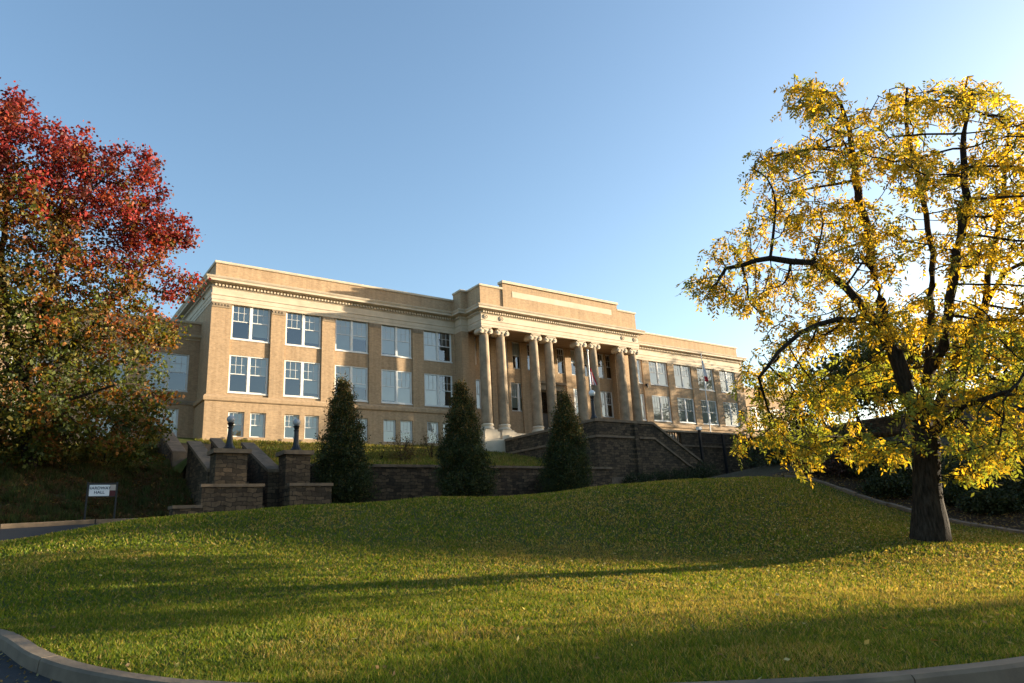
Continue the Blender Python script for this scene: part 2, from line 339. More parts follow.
# upper terraces
def UZ(x, y):
    x = np.asarray(x, float); y = np.asarray(y, float); wv = np.clip((y-35.8)/1.5, 0, 1)*np.clip((47-y)/4, 0, 1)*(x < 7.65); y = y+wv*(.55*np.sin(.75*x+.6)+.3*np.sin(1.9*x+1))
    t = np.clip((y-37.6)/18, 0, 1.2); base = 5.45+3.75*t
    yy = np.clip(y, 35.6, 60); bank = np.interp(yy, [35.6, 36.4, 40.6, 44, 52, 60], [2.8, 3.1, 5.25, 6.1, 7.9, 9.4])
    k = np.clip((x-6.5)/2.5, 0, 1); k = np.where(y > 44, k, np.where(x > 7.75, 1, 0)); return base*k+bank*(1-k)+.05*np.sin(x*.9)*np.sin(y*.7)+np.where((x < 7.6) & (y > 36), .14*np.sin(x*2.1+np.sin(y*1.7)*1.5)*np.sin(y*2.3+x)+.08*np.sin(x*5.3+y*4.1), 0)
TER = groundmat('terrace_turf', [(.3, (.045, .060, .014)), (.55, (.085, .10, .022)), (.75, (.15, .13, .04))], 4, [(.35, (.05, .07, .015)), (.7, (.14, .12, .035))])
sheet('bank_ground', [(-45, 35.6), (7.7, 35.6), (7.7, 41.0), (-45, 41.0)], [], .35, UZ, BANKG, .1)
sheet('terrace_lawn', [(-45, 41.0), (7.7, 41.0), (7.9, 40.2), (10.95, 40.2), (11.0, 37.7), (36.2, 37.7), (36.2, 56.5), (-45, 60)], [], .9, UZ, TER, .1)
sheet('terrace_ground', [(41.5, 46.2), (62, 46.2), (95, 50), (95, 62), (41.5, 62)], [], 2, lambda x, y: 8.9+0*x, DARKG)

# ------------------------------------------------------------------ the building
YG, YS, YP, YB = 55.84, 55.74, 55.62, 55.5            # glass, spandrel, pier and base planes
B = empty('college_building', (45, 55.5, 9.0), 'three storey buff brick academic building with a columned white stone portico and flat roof', 'building')
bays = [13.40+4.3*i for i in range(5)]; bays += [56.29+4.3*i for i in range(5)]; WW = 3.0
wallm = MB(); grid = []
Z0, ZB, ZT = 8.0, 12.69, 20.18
ops = [(x-.08, x+WW+.08, ZB, ZT) for x in bays]
for xa, xb in ((11.83, 33.95), (56.05, 78.1)):
    wallm.plate(xa, xb, ZB, ZT, YP, [o for o in ops if xa < o[0] < xb], .12)
    g = [(x+d, x+d+1.2, 9.5, 11.43) for x in bays if xa < x < xb for d in (.08, 1.72)]
    wallm.plate(xa-.1, xb+.1, Z0, 12.19, YB, g, .2)
for x in bays:
    wallm.plate(x-.08, x+WW+.08, ZB, ZT, YS, [(x, x+WW, 12.97, 15.95), (x, x+WW, 17.26, ZT-.02)], .14)
# end walls and back
for x, s in ((11.83, -1), (78.1, 1)):
    y0, y1 = YP, 76
    q = [(x, y0, ZB), (x, y1, ZB), (x, y1, 20.18), (x, y0, 20.18)]; wallm.add(q, [(0, 1, 2, 3)])
    xx = x+s*.1; wallm.add([(xx, YB, Z0), (xx, y1, Z0), (xx, y1, 12.19), (xx, YB, 12.19)], [(0, 1, 2, 3)])
wallm.add([(11.7, 76, Z0), (78.2, 76, Z0), (78.2, 76, 22), (11.7, 76, 22)], [(0, 1, 2, 3)])
wallm.build('brick_wall', BRICK, B)
# portico back wall
pw = [(45+s*c-.55, 45+s*c+.55, 17.3, 20.1) for c in (2.1, 3.75, 5.45, 7.75, 9.15) for s in (-1, 1)]
pl = [(45+s*c-1.0, 45+s*c+1.0, 12.95, 15.85) for c in (3.7, 8.2) for s in (-1, 1)]
m = MB(); m.plate(33.95, 56.05, 9.9, 20.2, YP, pw+pl+[(43.7, 46.3, 10.2, 15.2)], .2)
m.add([(34.7, 52.05, 20.2), (34.7, YP, 20.2), (55.3, YP, 20.2), (55.3, 52.05, 20.2)], [(0, 1, 2, 3)])
m.build('portico_wall', BRICK, B)
# portico side pilasters (antae) and return blocks
for s in (-1, 1):
    for a, b, ya, zb in ((10.3, 11.05, 54.4, 9.0), (9.3, 10.28, 54.9, 10.2), (2.53, 3.37, 55.5, 10.2), (6.18, 7.02, 55.5, 10.2)):
        m = MB(); a, b = sorted((45+s*a, 45+s*b)); m.box(a, b, ya, 55.7, zb, 20.1); m.build('pilaster', BRICK, B)
# water table, entablature, cornice, dentils, parapet
PATH = [(11.83, 76), (11.83, YP), (33.95, YP), (33.95, 54.4), (34.7, 54.4), (34.7, 52.05), (55.3, 52.05), (55.3, 54.4), (56.05, 54.4), (56.05, YP), (78.1, YP), (78.1, 76)]
for pth in (PATH[:3], PATH[-3:]):
    m = MB(); m.sweep(pth, [(-.2, 12.19), (.2, 12.19), (.24, 12.25), (.24, 12.5), (.16, 12.62), (.04, 12.69), (-.2, 12.69)]); m.build('water_table', BRICK, B)
m = MB(); m.sweep(PATH, [(-.25, 20.06), (.03, 20.06), (.03, 20.30), (.06, 20.31), (.06, 20.62), (.11, 20.66), (.11, 20.74), (.02, 20.76), (.02, 21.24), (.10, 21.32), (-.25, 21.32)]); m.build('frieze', LIME, B)
m = MB(); m.sweep(PATH, [(-.25, 21.32), (.06, 21.32), (.06, 21.57), (.20, 21.60), (.52, 21.66), (.56, 21.68), (.56, 21.84), (.63, 21.92), (.68, 22.03), (.64, 22.06), (-.05, 22.2), (-.25, 22.2)]); m.build('cornice', LIME2 if False else LIME, B)
m = MB()
for i in range(len(PATH)-1):
    a = Vector(PATH[i]); b = Vector(PATH[i+1]); L = (b-a).length; d = (b-a)/L; nr = Vector((d.y, -d.x))
    if L < 1: continue
    for k in range(int(L/.27)):
        c = a+d*(.12+.27*k); q = [c+nr*.05, c+d*.15+nr*.05, c+d*.15+nr*.21, c+nr*.21]
        if i in (0, len(PATH)-2) and k*.27 > 40: break
        m.add([(p.x, p.y, z) for z in (21.37, 21.565) for p in q], [(3, 2, 1, 0), (4, 5, 6, 7), (0, 4, 5, 1), (1, 5, 6, 2), (2, 6, 7, 3), (3, 7, 4, 0)])
m.build('dentil_course', LIME, B)
PP = [(12.0, 76), (12.0, 55.8), (33.95, 55.8), (33.95, 54.4), (34.7, 54.4), (34.7, 52.1), (55.3, 52.1), (55.3, 54.4), (56.05, 54.4), (56.05, 55.8), (77.9, 55.8), (77.9, 76)]
def para(path, z1, name='parapet'):
    m = MB(); m.sweep(path, [(-.4, 22.0), (-.02, 22.0), (-.02, z1-.22), (-.4, z1-.22)]); o = m.build(name, BRICK, B)
    c = MB(); c.sweep(path, [(-.46, z1-.22), (.06, z1-.22), (.09, z1-.16), (.09, z1-.03), (.03, z1), (-.46, z1)]); c.build('parapet_coping', LIME, o)
para([PP[0], PP[1], (34.5, 55.8)], 23.62); para([(55.5, 55.8), PP[-2], PP[-1]], 23.62)
m = MB(); m.sweep(PP[2:10], [(-.4, 22.0), (-.02, 22.0), (-.02, 24.05), (-.4, 24.05)]); pp = m.build('parapet', BRICK, B)
for pth in ([*PP[2:6], (37.3, 52.1)], [(52.5, 52.1), *PP[6:10]]):
    c = MB(); c.sweep(pth, [(-.46, 24.05), (.06, 24.05), (.09, 24.11), (.09, 24.22), (.03, 24.27), (-.46, 24.27)]); c.build('parapet_coping', LIME, pp)
m = MB(); m.box(37.3, 52.5, 52.03, 52.6, 22.1, 24.7); rz_ = m.build('raised_parapet', BRICK, B)
c = MB(); c.box(37.2, 52.6, 51.88, 52.7, 24.7, 24.95); c.build('parapet_coping', LIME, rz_)
c = MB(); c.box(38.4, 51.6, 52.01, 52.06, 23.42, 24.02); c.build('stone_panel', LIME, rz_)
m = MB(); m.box(12.3, 77.6, 56.1, 75.9, 21.9, 22.35); m.box(34.9, 55.1, 52.5, 56.2, 21.9, 22.3); m.build('roof', ROOF, B)
# pier capitals: stone band with fretwork
pe = []
xs = [11.83]+[v for x in bays[:5] for v in (x-.08, x+WW+.08)]+[33.95]; pe += [(xs[i], xs[i+1]) for i in range(0, len(xs), 2)]
xs = [56.05]+[v for x in bays[5:] for v in (x-.08, x+WW+.08)]+[78.1]; pe += [(xs[i], xs[i+1]) for i in range(0, len(xs), 2)]
for a, b in pe:
    if b-a < .4: continue
    m = MB(); m.box(a+.01, b-.01, YP-.045, YP+.05, 19.66, 19.75); m.box(a+.01, b-.01, YP-.03, YP+.05, 19.76, 20.02)
    n = int((b-a)/.24)
    for k in range(n):
        x = a+.08+k*(b-a-.1)/n; m.box(x, x+.13, YP-.06, YP-.03, 19.80, 19.97)
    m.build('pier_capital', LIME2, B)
# medallions
med = MB()
pr_ = [(0, .0), (.25, 0), (.25, .05), (.19, .06), (.17, .02), (.10, .03), (.08, .08), (0, .09)]
vs = []; n = 14
for r_, h in pr_[1:-1]:
    for k in range(n): a = 2*math.pi*k/n; vs.append((r_*math.cos(a), -h, r_*math.sin(a)))
fs = [(i*n+k, i*n+(k+1) % n, (i+1)*n+(k+1) % n, (i+1)*n+k) for i in range(len(pr_)-3) for k in range(n)]; fs.append(tuple(range((len(pr_)-3)*n, (len(pr_)-2)*n)))
med.add(vs, fs); me_med = med.mesh('medallion', (0, 0, 0)); me_med.materials.append(LIME)
for dx in (-9.8, -8.0, 8.0, 9.8):
    o = bpy.data.objects.new('medallion', me_med); col.objects.link(o); o.parent = B; o.location = Vector((45+dx, 52.02, 21.0))-ORI[B]
# columns
def column_meshes():
    sh = MB(); sh.smooth = True
    flut = lambda a: 1-.045*abs(math.cos(10*a))**.5
    prof = [(.50, 0)]+[(.50*(1-.17*(t**1.8)), .2+t*8.2) for t in np.linspace(0, 1, 9)]
    prof = [(a*1.05, b) for a, b in prof]; sh.lathe(0, 0, prof, 60, flut)
    ba = MB(); ba.smooth = False
    ba.box(-.66, .66, -.66, .66, -.78, -.6); ba.lathe(0, 0, [(.60, -.6), (.66, -.55), (.66, -.45), (.60, -.38), (.54, -.33), (.53, -.22), (.58, -.2), (.60, -.14), (.58, -.06), (.52, 0)], 24)
    ca = MB(); ca.lathe(0, 0, [(.42, 8.4), (.47, 8.45), (.44, 8.5), (.46, 8.56), (.55, 8.72), (.5, 8.8)], 24)
    ca.box(-.56, .56, -.56, .56, 8.95, 9.1)
    ca.box(-.5, .5, -.5, .5, 8.78, 8.95)
    for sx in (-1, 1):                                   # volutes: scrolls on the two faces with bolsters between
        for k, (r_, y_) in enumerate(((.25, .50), (.16, .53), (.07, .56))):
            pts = [(sx*.50+r_*math.cos(a), z, 8.68+r_*math.sin(a)) for z in (-y_, y_) for a in [2*math.pi*j/14 for j in range(14)]]
            ca.add(pts, [tuple(range(14)), tuple(range(27, 13, -1))]+[(j, 14+j, 14+(j+1) % 14, (j+1) % 14) for j in range(14)])
    return sh.mesh('column', (0, 0, 0)), ba.mesh('column_base', (0, 0, 0)), ca.mesh('capital', (0, 0, 0))
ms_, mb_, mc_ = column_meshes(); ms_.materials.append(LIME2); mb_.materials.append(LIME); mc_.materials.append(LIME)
COLX = [45+s*d for s, d in ((-1, 9.72), (-1, 7.85), (-1, 3.9), (-1, 2.0), (1, 2.0), (1, 3.9), (1, 7.85), (1, 9.72))]
for cx in COLX:
    o = bpy.data.objects.new('column', ms_); col.objects.link(o); o.parent = B; o.location = Vector((cx, 52.62, 11.0))-ORI[B]
    for nm, me in (('column_base', mb_), ('capital', mc_)):
        c = bpy.data.objects.new(nm, me); col.objects.link(c); c.parent = o
for cx in COLX:
    m = MB(); m.box(cx-.8, cx+.8, 51.85, 53.5, 9.35, 10.22); m.build('column_plinth', LIME, B)
m = MB(); m.box(34.2, 55.8, 52.0, 55.6, 8.2, 10.15); 
for i in range(7): m.box(37.0, 53.0, 52.0-.34*(i+1), 52.0-.34*i, 8.0, 10.1-.17*(i+1))
m.box(33.6, 36.9, 50.6, 52.0, 7.0, 9.33); m.box(53.1, 56.4, 50.6, 52.0, 7.0, 9.33)
m.build('portico_floor', LIME, B)
# door
m = MB(); m.box(43.3, 43.7, 55.35, 55.8, 10.15, 15.3); m.box(46.3, 46.7, 55.35, 55.8, 10.15, 15.3); m.box(43.1, 46.9, 55.25, 55.8, 15.3, 15.9); m.box(42.9, 47.1, 55.0, 55.8, 15.9, 16.15)
ds = m.build('door_surround', LIME2, B)
for xa in (43.75, 45.02):
    m = MB(); m.box(xa, xa+1.23, 55.7, 55.76, 10.2, 12.9); m.box(xa+.2, xa+1.03, 55.68, 55.7, 11.1, 12.6); d = m.build('door', DOORM, B)
    h = MB(); h.tube([(xa+(.1 if xa > 44.5 else 1.13), 55.62, 11.0), (xa+(.1 if xa > 44.5 else 1.13), 55.62, 11.6)], .02); h.build('handle', POLEM, d)
m = MB(); m.box(43.75, 46.25, 55.7, 55.76, 13.0, 15.2); m.build('transom_window', PANE, B)
# windows: type meshes
def win_meshes(w, h, n, seed=0):
    fr = MB(); t = .09; mull = .2
    fr.box(0, w, -.03, .09, 0, t); fr.box(0, w, -.03, .09, h-t, h); fr.box(0, t, -.03, .09, t, h-t); fr.box(w-t, w, -.03, .09, t, h-t)
    fr.box(-.04, w+.04, -.12, .05, -.09, -.001)                # sill
    cells = []; iw = (w-2*t-(n-1)*mull)/n
    for k in range(n):
        x0 = t+k*(iw+mull); x1 = x0+iw; cells.append((x0, x1))
        if k: fr.box(x0-mull, x0, -.03, .09, t, h-t)
        zm = h*.5
        fr.box(x0, x1, .02, .08, zm-.04, zm+.03)
        for q in (1, 2): xx = x0+iw*q/3; fr.box(xx-.014, xx+.014, .035, .06, zm+.03, h-t)
        zz = zm+.03+(h-t-zm-.03)*.5; fr.box(x0, x1, .036, .059, zz-.014, zz+.014)
        for a, b in ((x0, x0+.04), (x1-.04, x1)): fr.box(a, b, .03, .07, t, h-t)
    pa = MB()
    for x0, x1 in cells: pa.add([(x0, .062, t), (x1, .062, t), (x1, .062, h-t), (x0, .062, h-t)], [(0, 1, 2, 3)])
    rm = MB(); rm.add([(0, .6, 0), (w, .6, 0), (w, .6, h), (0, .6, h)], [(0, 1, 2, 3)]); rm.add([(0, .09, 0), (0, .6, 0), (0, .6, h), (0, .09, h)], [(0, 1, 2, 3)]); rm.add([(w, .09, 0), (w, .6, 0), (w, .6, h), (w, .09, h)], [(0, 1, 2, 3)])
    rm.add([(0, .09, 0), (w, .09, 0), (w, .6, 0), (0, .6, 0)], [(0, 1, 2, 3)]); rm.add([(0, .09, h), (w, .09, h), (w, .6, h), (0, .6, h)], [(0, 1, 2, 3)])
    O = (0, 0, 0); a, b, c = fr.mesh('window', O), pa.mesh('pane', O), rm.mesh('recess', O)
    a.materials.append(WHITEP); b.materials.append(PANE); c.materials.append(ROOM); return a, b, c, cells, w, h, t
WT = {'pair': win_meshes(3.0, 2.98, 2), 'single': win_meshes(1.2, 1.93, 1), 'tall': win_meshes(1.1, 2.8, 1), 'ppair': win_meshes(2.0, 2.9, 2)}
def window(kind, x, z, y=YG-.04, blinds=None, parent=None):
    a, b, c, cells, w, h, t = WT[kind]; parent = parent or B
    o = bpy.data.objects.new('window', a); col.objects.link(o); o.parent = parent; o.location = Vector((x, y, z))-ORI[parent]
    for nm, me in (('pane', b), ('recess', c)):
        q = bpy.data.objects.new(nm, me); col.objects.link(q); q.parent = o
    m = MB()
    for i, (x0, x1) in enumerate(cells):
        k = blinds[i] if blinds else random.choice((.5, .5, 1, .25, .5, .85))
        if k > 0:
            z0_ = h-t-(h-2*t)*k; m.box(x0+.02, x1-.02, .10+.003*i, .115+.003*i, z0_, h-t)
    if m.v:
        bl = link('blind', m.mesh('blind', (0, 0, 0)), BLIND, o)
    return o
BL = {(0, 0): (.5, .5), (0, 1): (.5, .5)}
for i, x in enumerate(bays):
    right = i >= 5
    for r_, z in ((0, 12.97), (1, 17.26)):
        if right: b = (1, 1) if random.random() < .8 else (1, .85)
        elif i == 4: b = (1, 0)
        elif i == 3: b = (.95, 1)
        else: b = random.choice(((.5, .5), (1, .6), (.5, .9)))
        window('pair', x, z, blinds=b)
    for d in (.08, 1.72): window('single', x+d, 9.5, YB+.16, blinds=(random.choice((.5, .5, 0, 1)),) if i != 3 else (1,))
for a in pw: window('tall', a[0], 17.3, YP+.12, blinds=(random.choice((0, .5)),))
for a in pl: window('ppair', a[0], 12.95, YP+.12, blinds=(random.choice((1, .9)), random.choice((0, 1))))
# low side wings (recessed)
YW = 58.86
for xa, xb, first in ((-14, 11.95, None), (78.0, 96, 1)):
    wins = [11.1-3.0-4.3*i for i in range(6)] if first is None else [79.0+4.3*i for i in range(4)]
    m = MB(); opsw = [(x, x+3.0, z, z+2.98) for x in wins for z in (9.55, 13.55)]
    opsw = [(x, x+3.0, 13.45, 16.43) for x in wins]+[(x+.5, x+2.5, 9.6, 12.0) for x in wins]
    m.plate(xa, xb, 8, 18.9, YW, opsw, .15)
    xe = xa if first is None else xb
    m.add([(xe, YW, 8), (xe, 74, 8), (xe, 74, 18.9), (xe, YW, 18.9)], [(0, 1, 2, 3)]); m.build('wing_wall', BRICK, B)
    pth = [(xa, 74), (xa, YW), (xb, YW)] if first is None else [(xa, YW), (xb, YW), (xb, 74)]
    m = MB(); m.sweep(pth, [(-.1, 17.6), (.05, 17.6), (.08, 17.7), (.28, 17.85), (.34, 18.0), (.0, 18.1), (-.1, 18.1)]); m.build('wing_cornice', LIME, B)
    m = MB(); m.sweep(pth, [(-.5, 19.0), (.06, 19.0), (.1, 19.06), (.1, 19.2), (-.5, 19.28)]); m.build('wing_coping', LIME, B)
    m = MB(); m.sweep(pth, [(-.4, 18.1), (-.02, 18.1), (-.02, 19.0), (-.4, 19.0)]); m.build('wing_parapet', BRICK, B)
    m = MB(); m.sweep(pth, [(-.1, 12.35), (.06, 12.35), (.06, 12.6), (.02, 12.7), (-.1, 12.7)]); m.build('wing_string_course', LIME2, B)
    m = MB(); m.box(xa+.3, xb-.3, YW+.3, 74, 18.0, 18.3); m.build('wing_roof', ROOF, B)
    for x in wins:
        window('pair', x, 13.45, YW+.1); q = window('ppair', x+.5, 9.6, YW+.1); q.scale.z = 2.4/2.9
# small vents and lanterns on the walls
for x in (27.2-4.6, 59.9, ):
    pass
for x, z in ((59.75, 16.9),):
    m = MB(); m.box(x-.12, x+.12, YP-.28, YP, z, z+.3); m.lathe(x, YP-.16, [(.1, z-.15), (.12, z), (.04, z+.05)], 8); m.build('wall_lantern', BLACK, B)
m = MB()
for x in bays[:5]:
    for d in (-.22, 1.42): m.box(x+d, x+d+.16, YB-.05, YB, 9.28, 9.44)
m.build('vent_cover', COPING, B)
# drain pipes
for x in (56.2,): 
    m = MB(); m.tube([(x+.1, YP-.1, 9), (x+.1, YP-.1, 20.0)], .07, 8); m.build('drainpipe', BLACK, B)

# ------------------------------------------------------------------ stone terrace and grand stair
T = empty('stone_terrace', (38.7, 38.7, 4), 'dark rubble stone terrace before the portico with a stair falling to the right', 'terrace')
m = MB(); m.box(35.7, 41.8, 38.7, 39.15, 2.5, 9.15); m.box(35.7, 36.15, 39.15, 50.55, 2.5, 9.15); m.box(36.15, 41.8, 39.15, 50.4, 2.5, 8.35); m.box(41.35, 41.8, 41.2, 46.2, 8.35, 9.15); m.build('wall', STONE, T)
m = MB(); m.box(35.6, 41.8, 38.6, 39.25, 9.152, 9.35); m.box(35.6, 36.25, 39.25, 50.5, 9.152, 9.35); m.box(41.3, 41.9, 41.1, 46.1, 9.152, 9.35)
m.box(35.58, 41.8, 38.58, 38.7, 7.95, 8.12); m.box(35.58, 35.7, 38.7, 50.5, 7.95, 8.12); m.box(35.55, 41.8, 38.52, 38.7, 2.5, 5.0); m.build('coping', COPING, T)
m = MB(); m.box(39.55, 40.0, 38.45, 38.7, 2.5, 9.14); m.build('buttress', STONE, T)
# falling flight with two sloping parapets
slope = lambda x: 9.2+(x-41.8)*(-.55)
m = MB()
for y0 in (38.7, 41.3): m.prism([(41.8, y0), (47.3, y0), (47.3, y0+.45), (41.8, y0+.45)], 2.5, lambda x, y: slope(x)-.05)
m.build('stair_parapet', STONE, T)
m = MB()
for y0 in (38.7, 41.3): m.prism([(41.8, y0-.1), (47.4, y0-.1), (47.4, y0+.55), (41.8, y0+.55)], lambda x, y: slope(x)-.048, lambda x, y: slope(x)+.15)
m.prism([(41.8, 38.58), (47.3, 38.58), (47.3, 38.698), (41.8, 38.698)], lambda x, y: slope(x)-1.25, lambda x, y: slope(x)-1.08)
m.build('stair_coping', COPING, T)
m = MB()
for i in range(18): m.box(41.8+i*.305, 41.8+(i+1)*.305, 39.15, 41.3, 2.5, 8.35-(i+1)*.168)
m.build('stair_step', COPING, T)
m = MB(); m.box(47.3, 47.95, 38.5, 39.3, 2.5, 6.3); m.box(47.3, 47.95, 41.1, 41.9, 2.5, 6.3); m.box(47.22, 48.03, 38.42, 39.38, 6.3, 6.45); m.box(47.22, 48.03, 41.02, 41.98, 6.3, 6.45); m.build('stair_pier', STONE, T)
# retaining walls
def rwall(name, x0, x1, y0, y1, z0, z1, label, cop=.1):
    e = empty(name, ((x0+x1)/2, y0, z0), label, 'wall'); m = MB(); m.box(x0, x1, y0, y1, z0, z1); m.build('wall', STONE, e)
    m = MB(); m.box(x0-.02, x1+.02, y0-cop, y1+.06, z1+.002, z1+.16); m.build('coping', COPING, e); return e
rwall('retaining_wall', 12.5, 35.65, 37.4, 37.85, 2.3, 5.45, 'long low dark stone retaining wall below the lit terrace grass, behind the conical evergreens')
e = rwall('retaining_wall', 47.9, 64, 46.0, 46.5, 3.5, 8.6, 'stone retaining wall with balustrade below the right wing, right of the falling stair')
m = MB(); m.box(41.85, 47.9, 46.0, 46.45, 3.5, 8.6); m.box(53.6, 64, 46.02, 46.4, 8.77, 9.95); m.build('wall', STONE, e)
m = MB(); m.box(41.85, 64, 45.9, 46.5, 9.98, 10.16); m.build('coping', LIME2, e)
m = MB()
x = 42.1
while x < 53.5: m.lathe(x, 46.2, [(.09, 8.78), (.07, 8.95), (.13, 9.3), (.06, 9.7), (.1, 9.98)], 6); x += .36
m.build('baluster', COPING, e)
F = empty('metal_fence', (56, 45.2, 5), 'black iron fence with tall posts in front of the stone wall below the right wing', 'fence')
for x, zt in ((55.4, 10.15), (58.9, 9.85), (63.6, 10.15)):
    m = MB(); m.box(x-.11, x+.11, 45.1, 45.32, 5.2, zt); p = m.build('post', BLACK, F)
    if zt > 10: c = MB(); c.box(x-.2, x+.2, 45.01, 45.41, zt, zt+.32); c.build('lamp_cap', GLOBE, p)
m = MB(); [m.box(55.4, 63.6, 45.18, 45.23, z, z+.05) for z in (9.85, 8.95)]
x = 55.6
while x < 63.5: m.box(x-.012, x+.012, 45.19, 45.22, 8.95, 9.85); x += .16
m.build('railing', BLACK, F)
# wall with a pale falling coping behind the bed
Lq = [(41.2, 27.5, 6.9), (39.9, 22.5, 5.15), (39.2, 18.2, 3.55), (39.1, 15, 2.3), (39.3, 10.5, 1.3)]
e = empty('garden_wall', (39.2, 18.2, 2), 'stone wall with pale coping falling to the right behind the dark shrubs', 'wall')
m = MB(); c = MB()
for (x0, y0, z0), (x1, y1, z1) in zip(Lq[:-1], Lq[1:]):
    f = lambda x, y, a=y0, b=y1, za=z0, zb=z1: za+(zb-za)*(y-a)/(b-a)
    m.prism([(x0, y0), (x1, y1), (x1+.4, y1), (x0+.4, y0)], -.5, lambda x, y, f=f: f(x, y)-.12)
    c.prism([(x0-.08, y0), (x1-.08, y1), (x1+.48, y1), (x0+.48, y0)], lambda x, y, f=f: f(x, y)-.118, lambda x, y, f=f: f(x, y)+.03)
m.build('wall', STONE, e); c.build('coping', LIME2, e)
# grey stone wall further back right
e = rwall('boundary_wall', 64.05, 66, 30, 46.5, 4, 9.6, 'tall plain stone wall receding behind the hanging yellow leaves')
# left steps
S = empty('stone_steps', (10, 35, 3), 'stone garden steps with sloping sandstone parapets climbing left of the conical evergreens', 'steps')
fl = lambda y: 5.1+(y-35)*.385
def para_s(x0, x1, y0, y1, nm='parapet', dz=0, par=None):
    m = MB(); m.prism([(x0, y0), (x1, y0), (x1, y1), (x0, y1)], 2.2, lambda x, y: fl(y)+dz-.16); o = m.build(nm, STONE, S)
    c = MB(); c.prism([(x0-.07, y0-.08), (x1+.07, y0-.08), (x1+.07, y1), (x0-.07, y1)], lambda x, y: fl(y)+dz-.158, lambda x, y: fl(y)+dz); c.build('coping', COPING, o)
para_s(7.75, 8.3, 34.95, 39.9); para_s(10.5, 11.05, 34.95, 39.9); para_s(8.95, 9.35, 36.6, 40.2, dz=.12)
para_s(7.55, 8.15, 42.6, 47.9, dz=-1.25)
m = MB(); m.box(7.45, 8.25, 42.1, 42.6, 5, 6.6); m.build('end_block', COPING, S)
m = MB()
for i in range(14): m.box(8.3, 10.5, 35+i*.36, 35+(i+1)*.36, 2.2, 3.0+(i+1)*.172)
for i in range(12): m.box(8.15, 10.9, 40.05+i*.65, 40.05+(i+1)*.65, 3.2, 5.42+(i+1)*.2)
m.build('step', COPING, S)
for x0, x1 in ((7.8, 9.2), (11.0, 12.2)):
    m = MB(); m.box(x0, x1, 33.9, 35.0, 2.2, 5.66); p = m.build('pillar', STONE, S)
    c = MB(); c.box(x0-.14, x1+.14, 33.76, 35.1, 5.662, 5.86); c.build('cap', COPING, p)
for x0, x1, y0, z in ((7.2, 9.85, 33.5, 4.1), (11.1, 13.15, 33.5, 4.12), (6.1, 7.2, 33.5, 3.2)):
    m = MB(); m.box(x0, x1, y0, 33.89 if x0 > 7 else 34.4, 2.0, z); p = m.build('base_block', STONE, S)
    c = MB(); c.box(x0-.05, x1+.06, y0-.07, (33.75 if x0 > 7 else 34.45), z+.002, z+.14); c.build('cap', COPING, p)

# ------------------------------------------------------------------ lamps, poles, sign
def lamp(x, y, z, h, label, grp, gr=.185, gm=None):
    e = empty('lamp_post', (x, y, z), label, 'lamp', grp); m = MB(e.location)
    m.lathe(x, y, [(.28, z), (.28, z+.1), (.2, z+.2), (.15, z+.34), (.12, z+h*.55), (.10, z+h*.78), (.13, z+h*.8), (.13, z+h*.84), (.09, z+h*.86), (.16, z+h-.02), (.16, z+h)], 10); m.build('post', BLACK, e)
    g = MB(); g.smooth = True; r_ = gr; g.lathe(x, y, [(r_*math.sin(a)+.001, z+h+r_*.9-r_*math.cos(a)) for a in np.linspace(.5, math.pi, 9)], 18); g.build('globe', gm or GLOBE, e)
    return e
lamp(8.5, 34.45, 5.86, 1.3, 'black lamp with white globe on the pillar at the left of the garden steps', 'globe lamps on stone pillars', .185, GLOBD)
lamp(11.65, 34.45, 5.86, 1.28, 'black lamp with white globe on the pillar beside the first conical evergreen', 'globe lamps on stone pillars', .185, GLOBD)
lamp(35.85, 39.0, 9.35, 1.75, 'black lamp with bright white globe on the front corner of the stone terrace', 'globe lamps on stone pillars', .25)
FLAGR = plain('red_white_flag', (.45, .03, .035), (.35, .02, .03), 3, .8, 0); FLAGW = plain('white_flag', (.7, .7, .72), (.5, .5, .55), 3, .8, 0)
def flagpole(x, y, z0, z1, rad, label, w, z_f, hgt, mats):
    e = empty('flagpole', (x, y, z0), label, 'flagpole', 'flagpoles before the building'); m = MB(); m.tube([(x, y, z0), (x, y, z1)], [rad, rad*.6], 8); m.build('pole', POLEM, e)
    g = MB(); g.lathe(x, y, [(.02, z1), (.08, z1+.04), (.1, z1+.1), (.06, z1+.17), (.01, z1+.2)], 8); g.build('finial', POLEM, e)
    m = MB(); n = 9; rows = 8; vs = []                         # limp hanging flag
    for j in range(rows+1):
        for i in range(n+1):
            t = i/n; f = j/rows; sp = .35+.65*f
            vs.append((x+.05+w*t*.5*sp*.8, y+math.sin(t*9+f*2)*.09*(.4+t), z_f-hgt*f-.25*t*(1-f)))
    m.add(vs, [(j*(n+1)+i, j*(n+1)+i+1, (j+1)*(n+1)+i+1, (j+1)*(n+1)+i) for j in range(rows) for i in range(n)], 0)
    for k in range(len(m.mi)):
        j = k//n; m.mi[k] = (0 if (k % n) % 2 == 0 or j < 2 else 1) if mats == 2 else (1 if j < 6 else 0)
    m.smooth = True; m.build('flag', [FLAGR, FLAGW], e)
    return e
flagpole(38.5, 42.0, 8.35, 15.6, .06, 'pale flagpole with a limp red flag before the portico columns', 1.6, 14.3, 1.5, 2)
flagpole(60.0, 47.5, 8.9, 18.8, .06, 'pale flagpole with a limp white flag before the right wing windows', 1.3, 18.3, 2.4, 1)
sx, sy = 3.1, 35.4; sz = g1(3.5, 35.4)
e = empty('campus_sign', (3.55, sy, sz), 'small white building name sign on two black posts at the foot of the bank', 'sign')
for x in (3.02, 4.12):
    m = MB(); m.box(x-.035, x+.035, sy-.035, sy+.035, sz-.2, 4.5); m.build('post', BLACK, e)
m = MB(); m.box(3.06, 4.08, sy-.03, sy+.03, 3.86, 4.46); m.build('panel_frame', BLACK, e)
